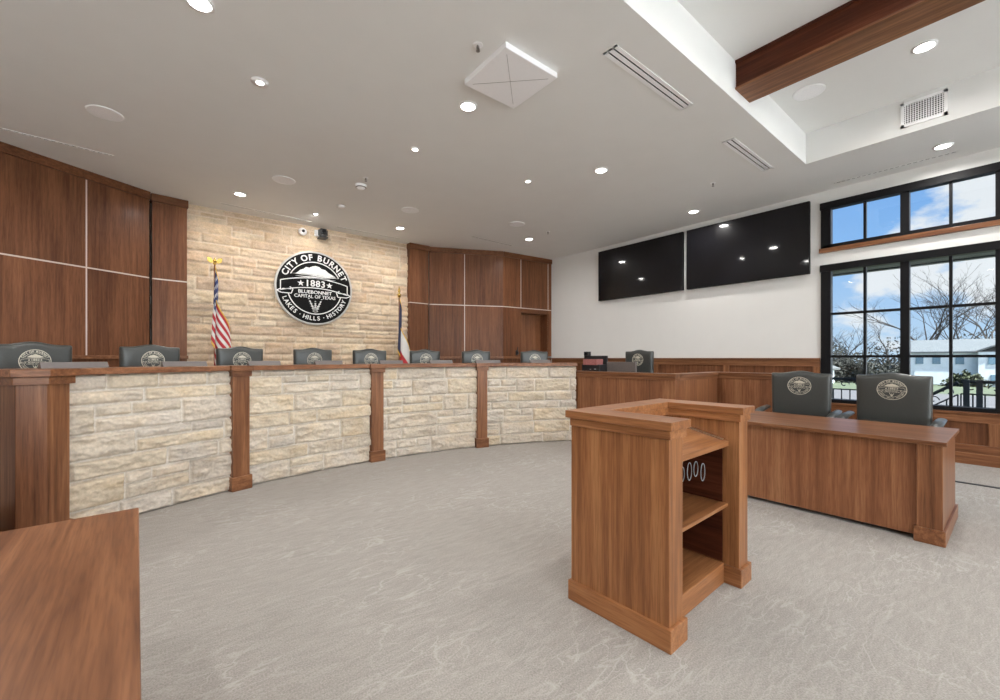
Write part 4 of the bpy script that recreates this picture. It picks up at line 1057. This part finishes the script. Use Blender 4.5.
def tree(loc, H, seed, label, lean=0, spreadk=1.0, depth=6, r0=.22):
    rnd = random.Random(seed); bm = BM()
    def br(p, d, L_, r, lev):
        n = 3; pts = [p]; q = p.copy(); dd = d.copy()
        for _ in range(n):
            dd = (dd+Vector((rnd.uniform(-1, 1), rnd.uniform(-1, 1), rnd.uniform(-.5, .7)))*.16).normalized(); q = q+dd*L_/n; pts.append(q.copy())
        tube(bm, pts, r, 5 if lev < 3 else 3, r*.62)
        if lev >= depth: return
        for k in range(rnd.choice((2, 3)) if lev else 4):
            i = 3 if k < 2 else rnd.choice((1, 2)); a = rnd.uniform(0, 2*PI); sp = rnd.uniform(.35, .85)*spreadk
            s = Vector((math.cos(a), math.sin(a), 0)); nd_ = (dd+s*sp+Vector((0, 0, .06))).normalized()
            br(pts[i], nd_, L_*rnd.uniform(.66, .86), r*.60, lev+1)
    br(Vector((0, 0, 0)), Vector((0, lean, 1)).normalized(), H*.26, r0, 0)
    return tag(obj('bare_tree', bm, BARK, loc=loc), label, 'tree', 'bare trees beyond the street')
tree((92, 9.0, -2.4), 21, 3, 'tall bare tree rising behind the left end of the white house', 0, 1.0, 6, .26)
tree((94, 5.6, -2.4), 18, 8, 'bare tree behind the middle of the white house roof', 0, .9, 6, .22)
tree((90, 1.4, -2.4), 19, 21, 'leaning bare tree behind the right end of the white house', .25, 1.2, 6, .26)
for i, (x, y, h_, sd_, lab) in enumerate([(96, 14.6, 13, 31, 'bare tree left of the white house and its chimney trees'), (88, 18.3, 11, 33, 'low bare tree behind the hedge brush in the window middle'),
        (86, 21.5, 11, 35, 'bare tree just right of the low outbuilding'), (90, 25.5, 11.5, 37, 'leftmost bare tree in the window')]):
    tree((x, y, -2.4), h_, sd_, lab, 0, 1.1, 5, .2)
def bush(loc, sx, sy, sz, n, leaf, seed, mat, name, label, cat, kind=None, twigs=True):
    r = np.random.default_rng(seed); u = r.normal(size=(n, 3)); u /= np.linalg.norm(u, axis=1)[:, None]; u[:, 2] = np.abs(u[:, 2])
    rad = r.uniform(.55, 1, n)[:, None]*(.8+.35*np.sin(u[:, :1]*7+seed)*np.cos(u[:, 1:2]*6)); c = u*rad*np.array([sx, sy, sz])
    a = r.normal(size=(n, 3)); a /= np.linalg.norm(a, axis=1)[:, None]; b = np.cross(a, r.normal(size=(n, 3))); b /= np.linalg.norm(b, axis=1)[:, None]
    s = leaf*r.uniform(.6, 1.3, n)[:, None]
    V_ = np.stack([c-a*s, c+b*s*.5, c+a*s, c-b*s*.5], 1).reshape(-1, 3)
    me = bpy.data.meshes.new(name); me.from_pydata(V_.tolist(), [], np.arange(4*n).reshape(n, 4).tolist())
    o = link(name, me, mat, None, loc); tag(o, label, cat, kind=kind); return o
bush((76, 4.3, -2.1), 1.8, 2.0, 1.9, 2600, .22, 1, LEAF, 'evergreen_shrub', 'rounded green shrub in front of the white house', 'shrub')
bush((74, 16.5, -1.9), 3, 6.5, 5.0, 14000, .16, 2, BRUSH, 'brush_hedge', 'grey-brown winter brush left of the white house', 'brush', 'stuff')
bush((90, 24, -2.3), 4, 8, 7.0, 14000, .20, 3, BRUSH, 'brush_hedge', 'grey-brown winter brush behind the low outbuilding', 'brush', 'stuff')
bush((104, 4, -2.6), 4, 22, 8.0, 22000, .24, 5, BRUSH, 'brush_hedge', 'grey winter brush far behind the white house', 'brush', 'stuff')
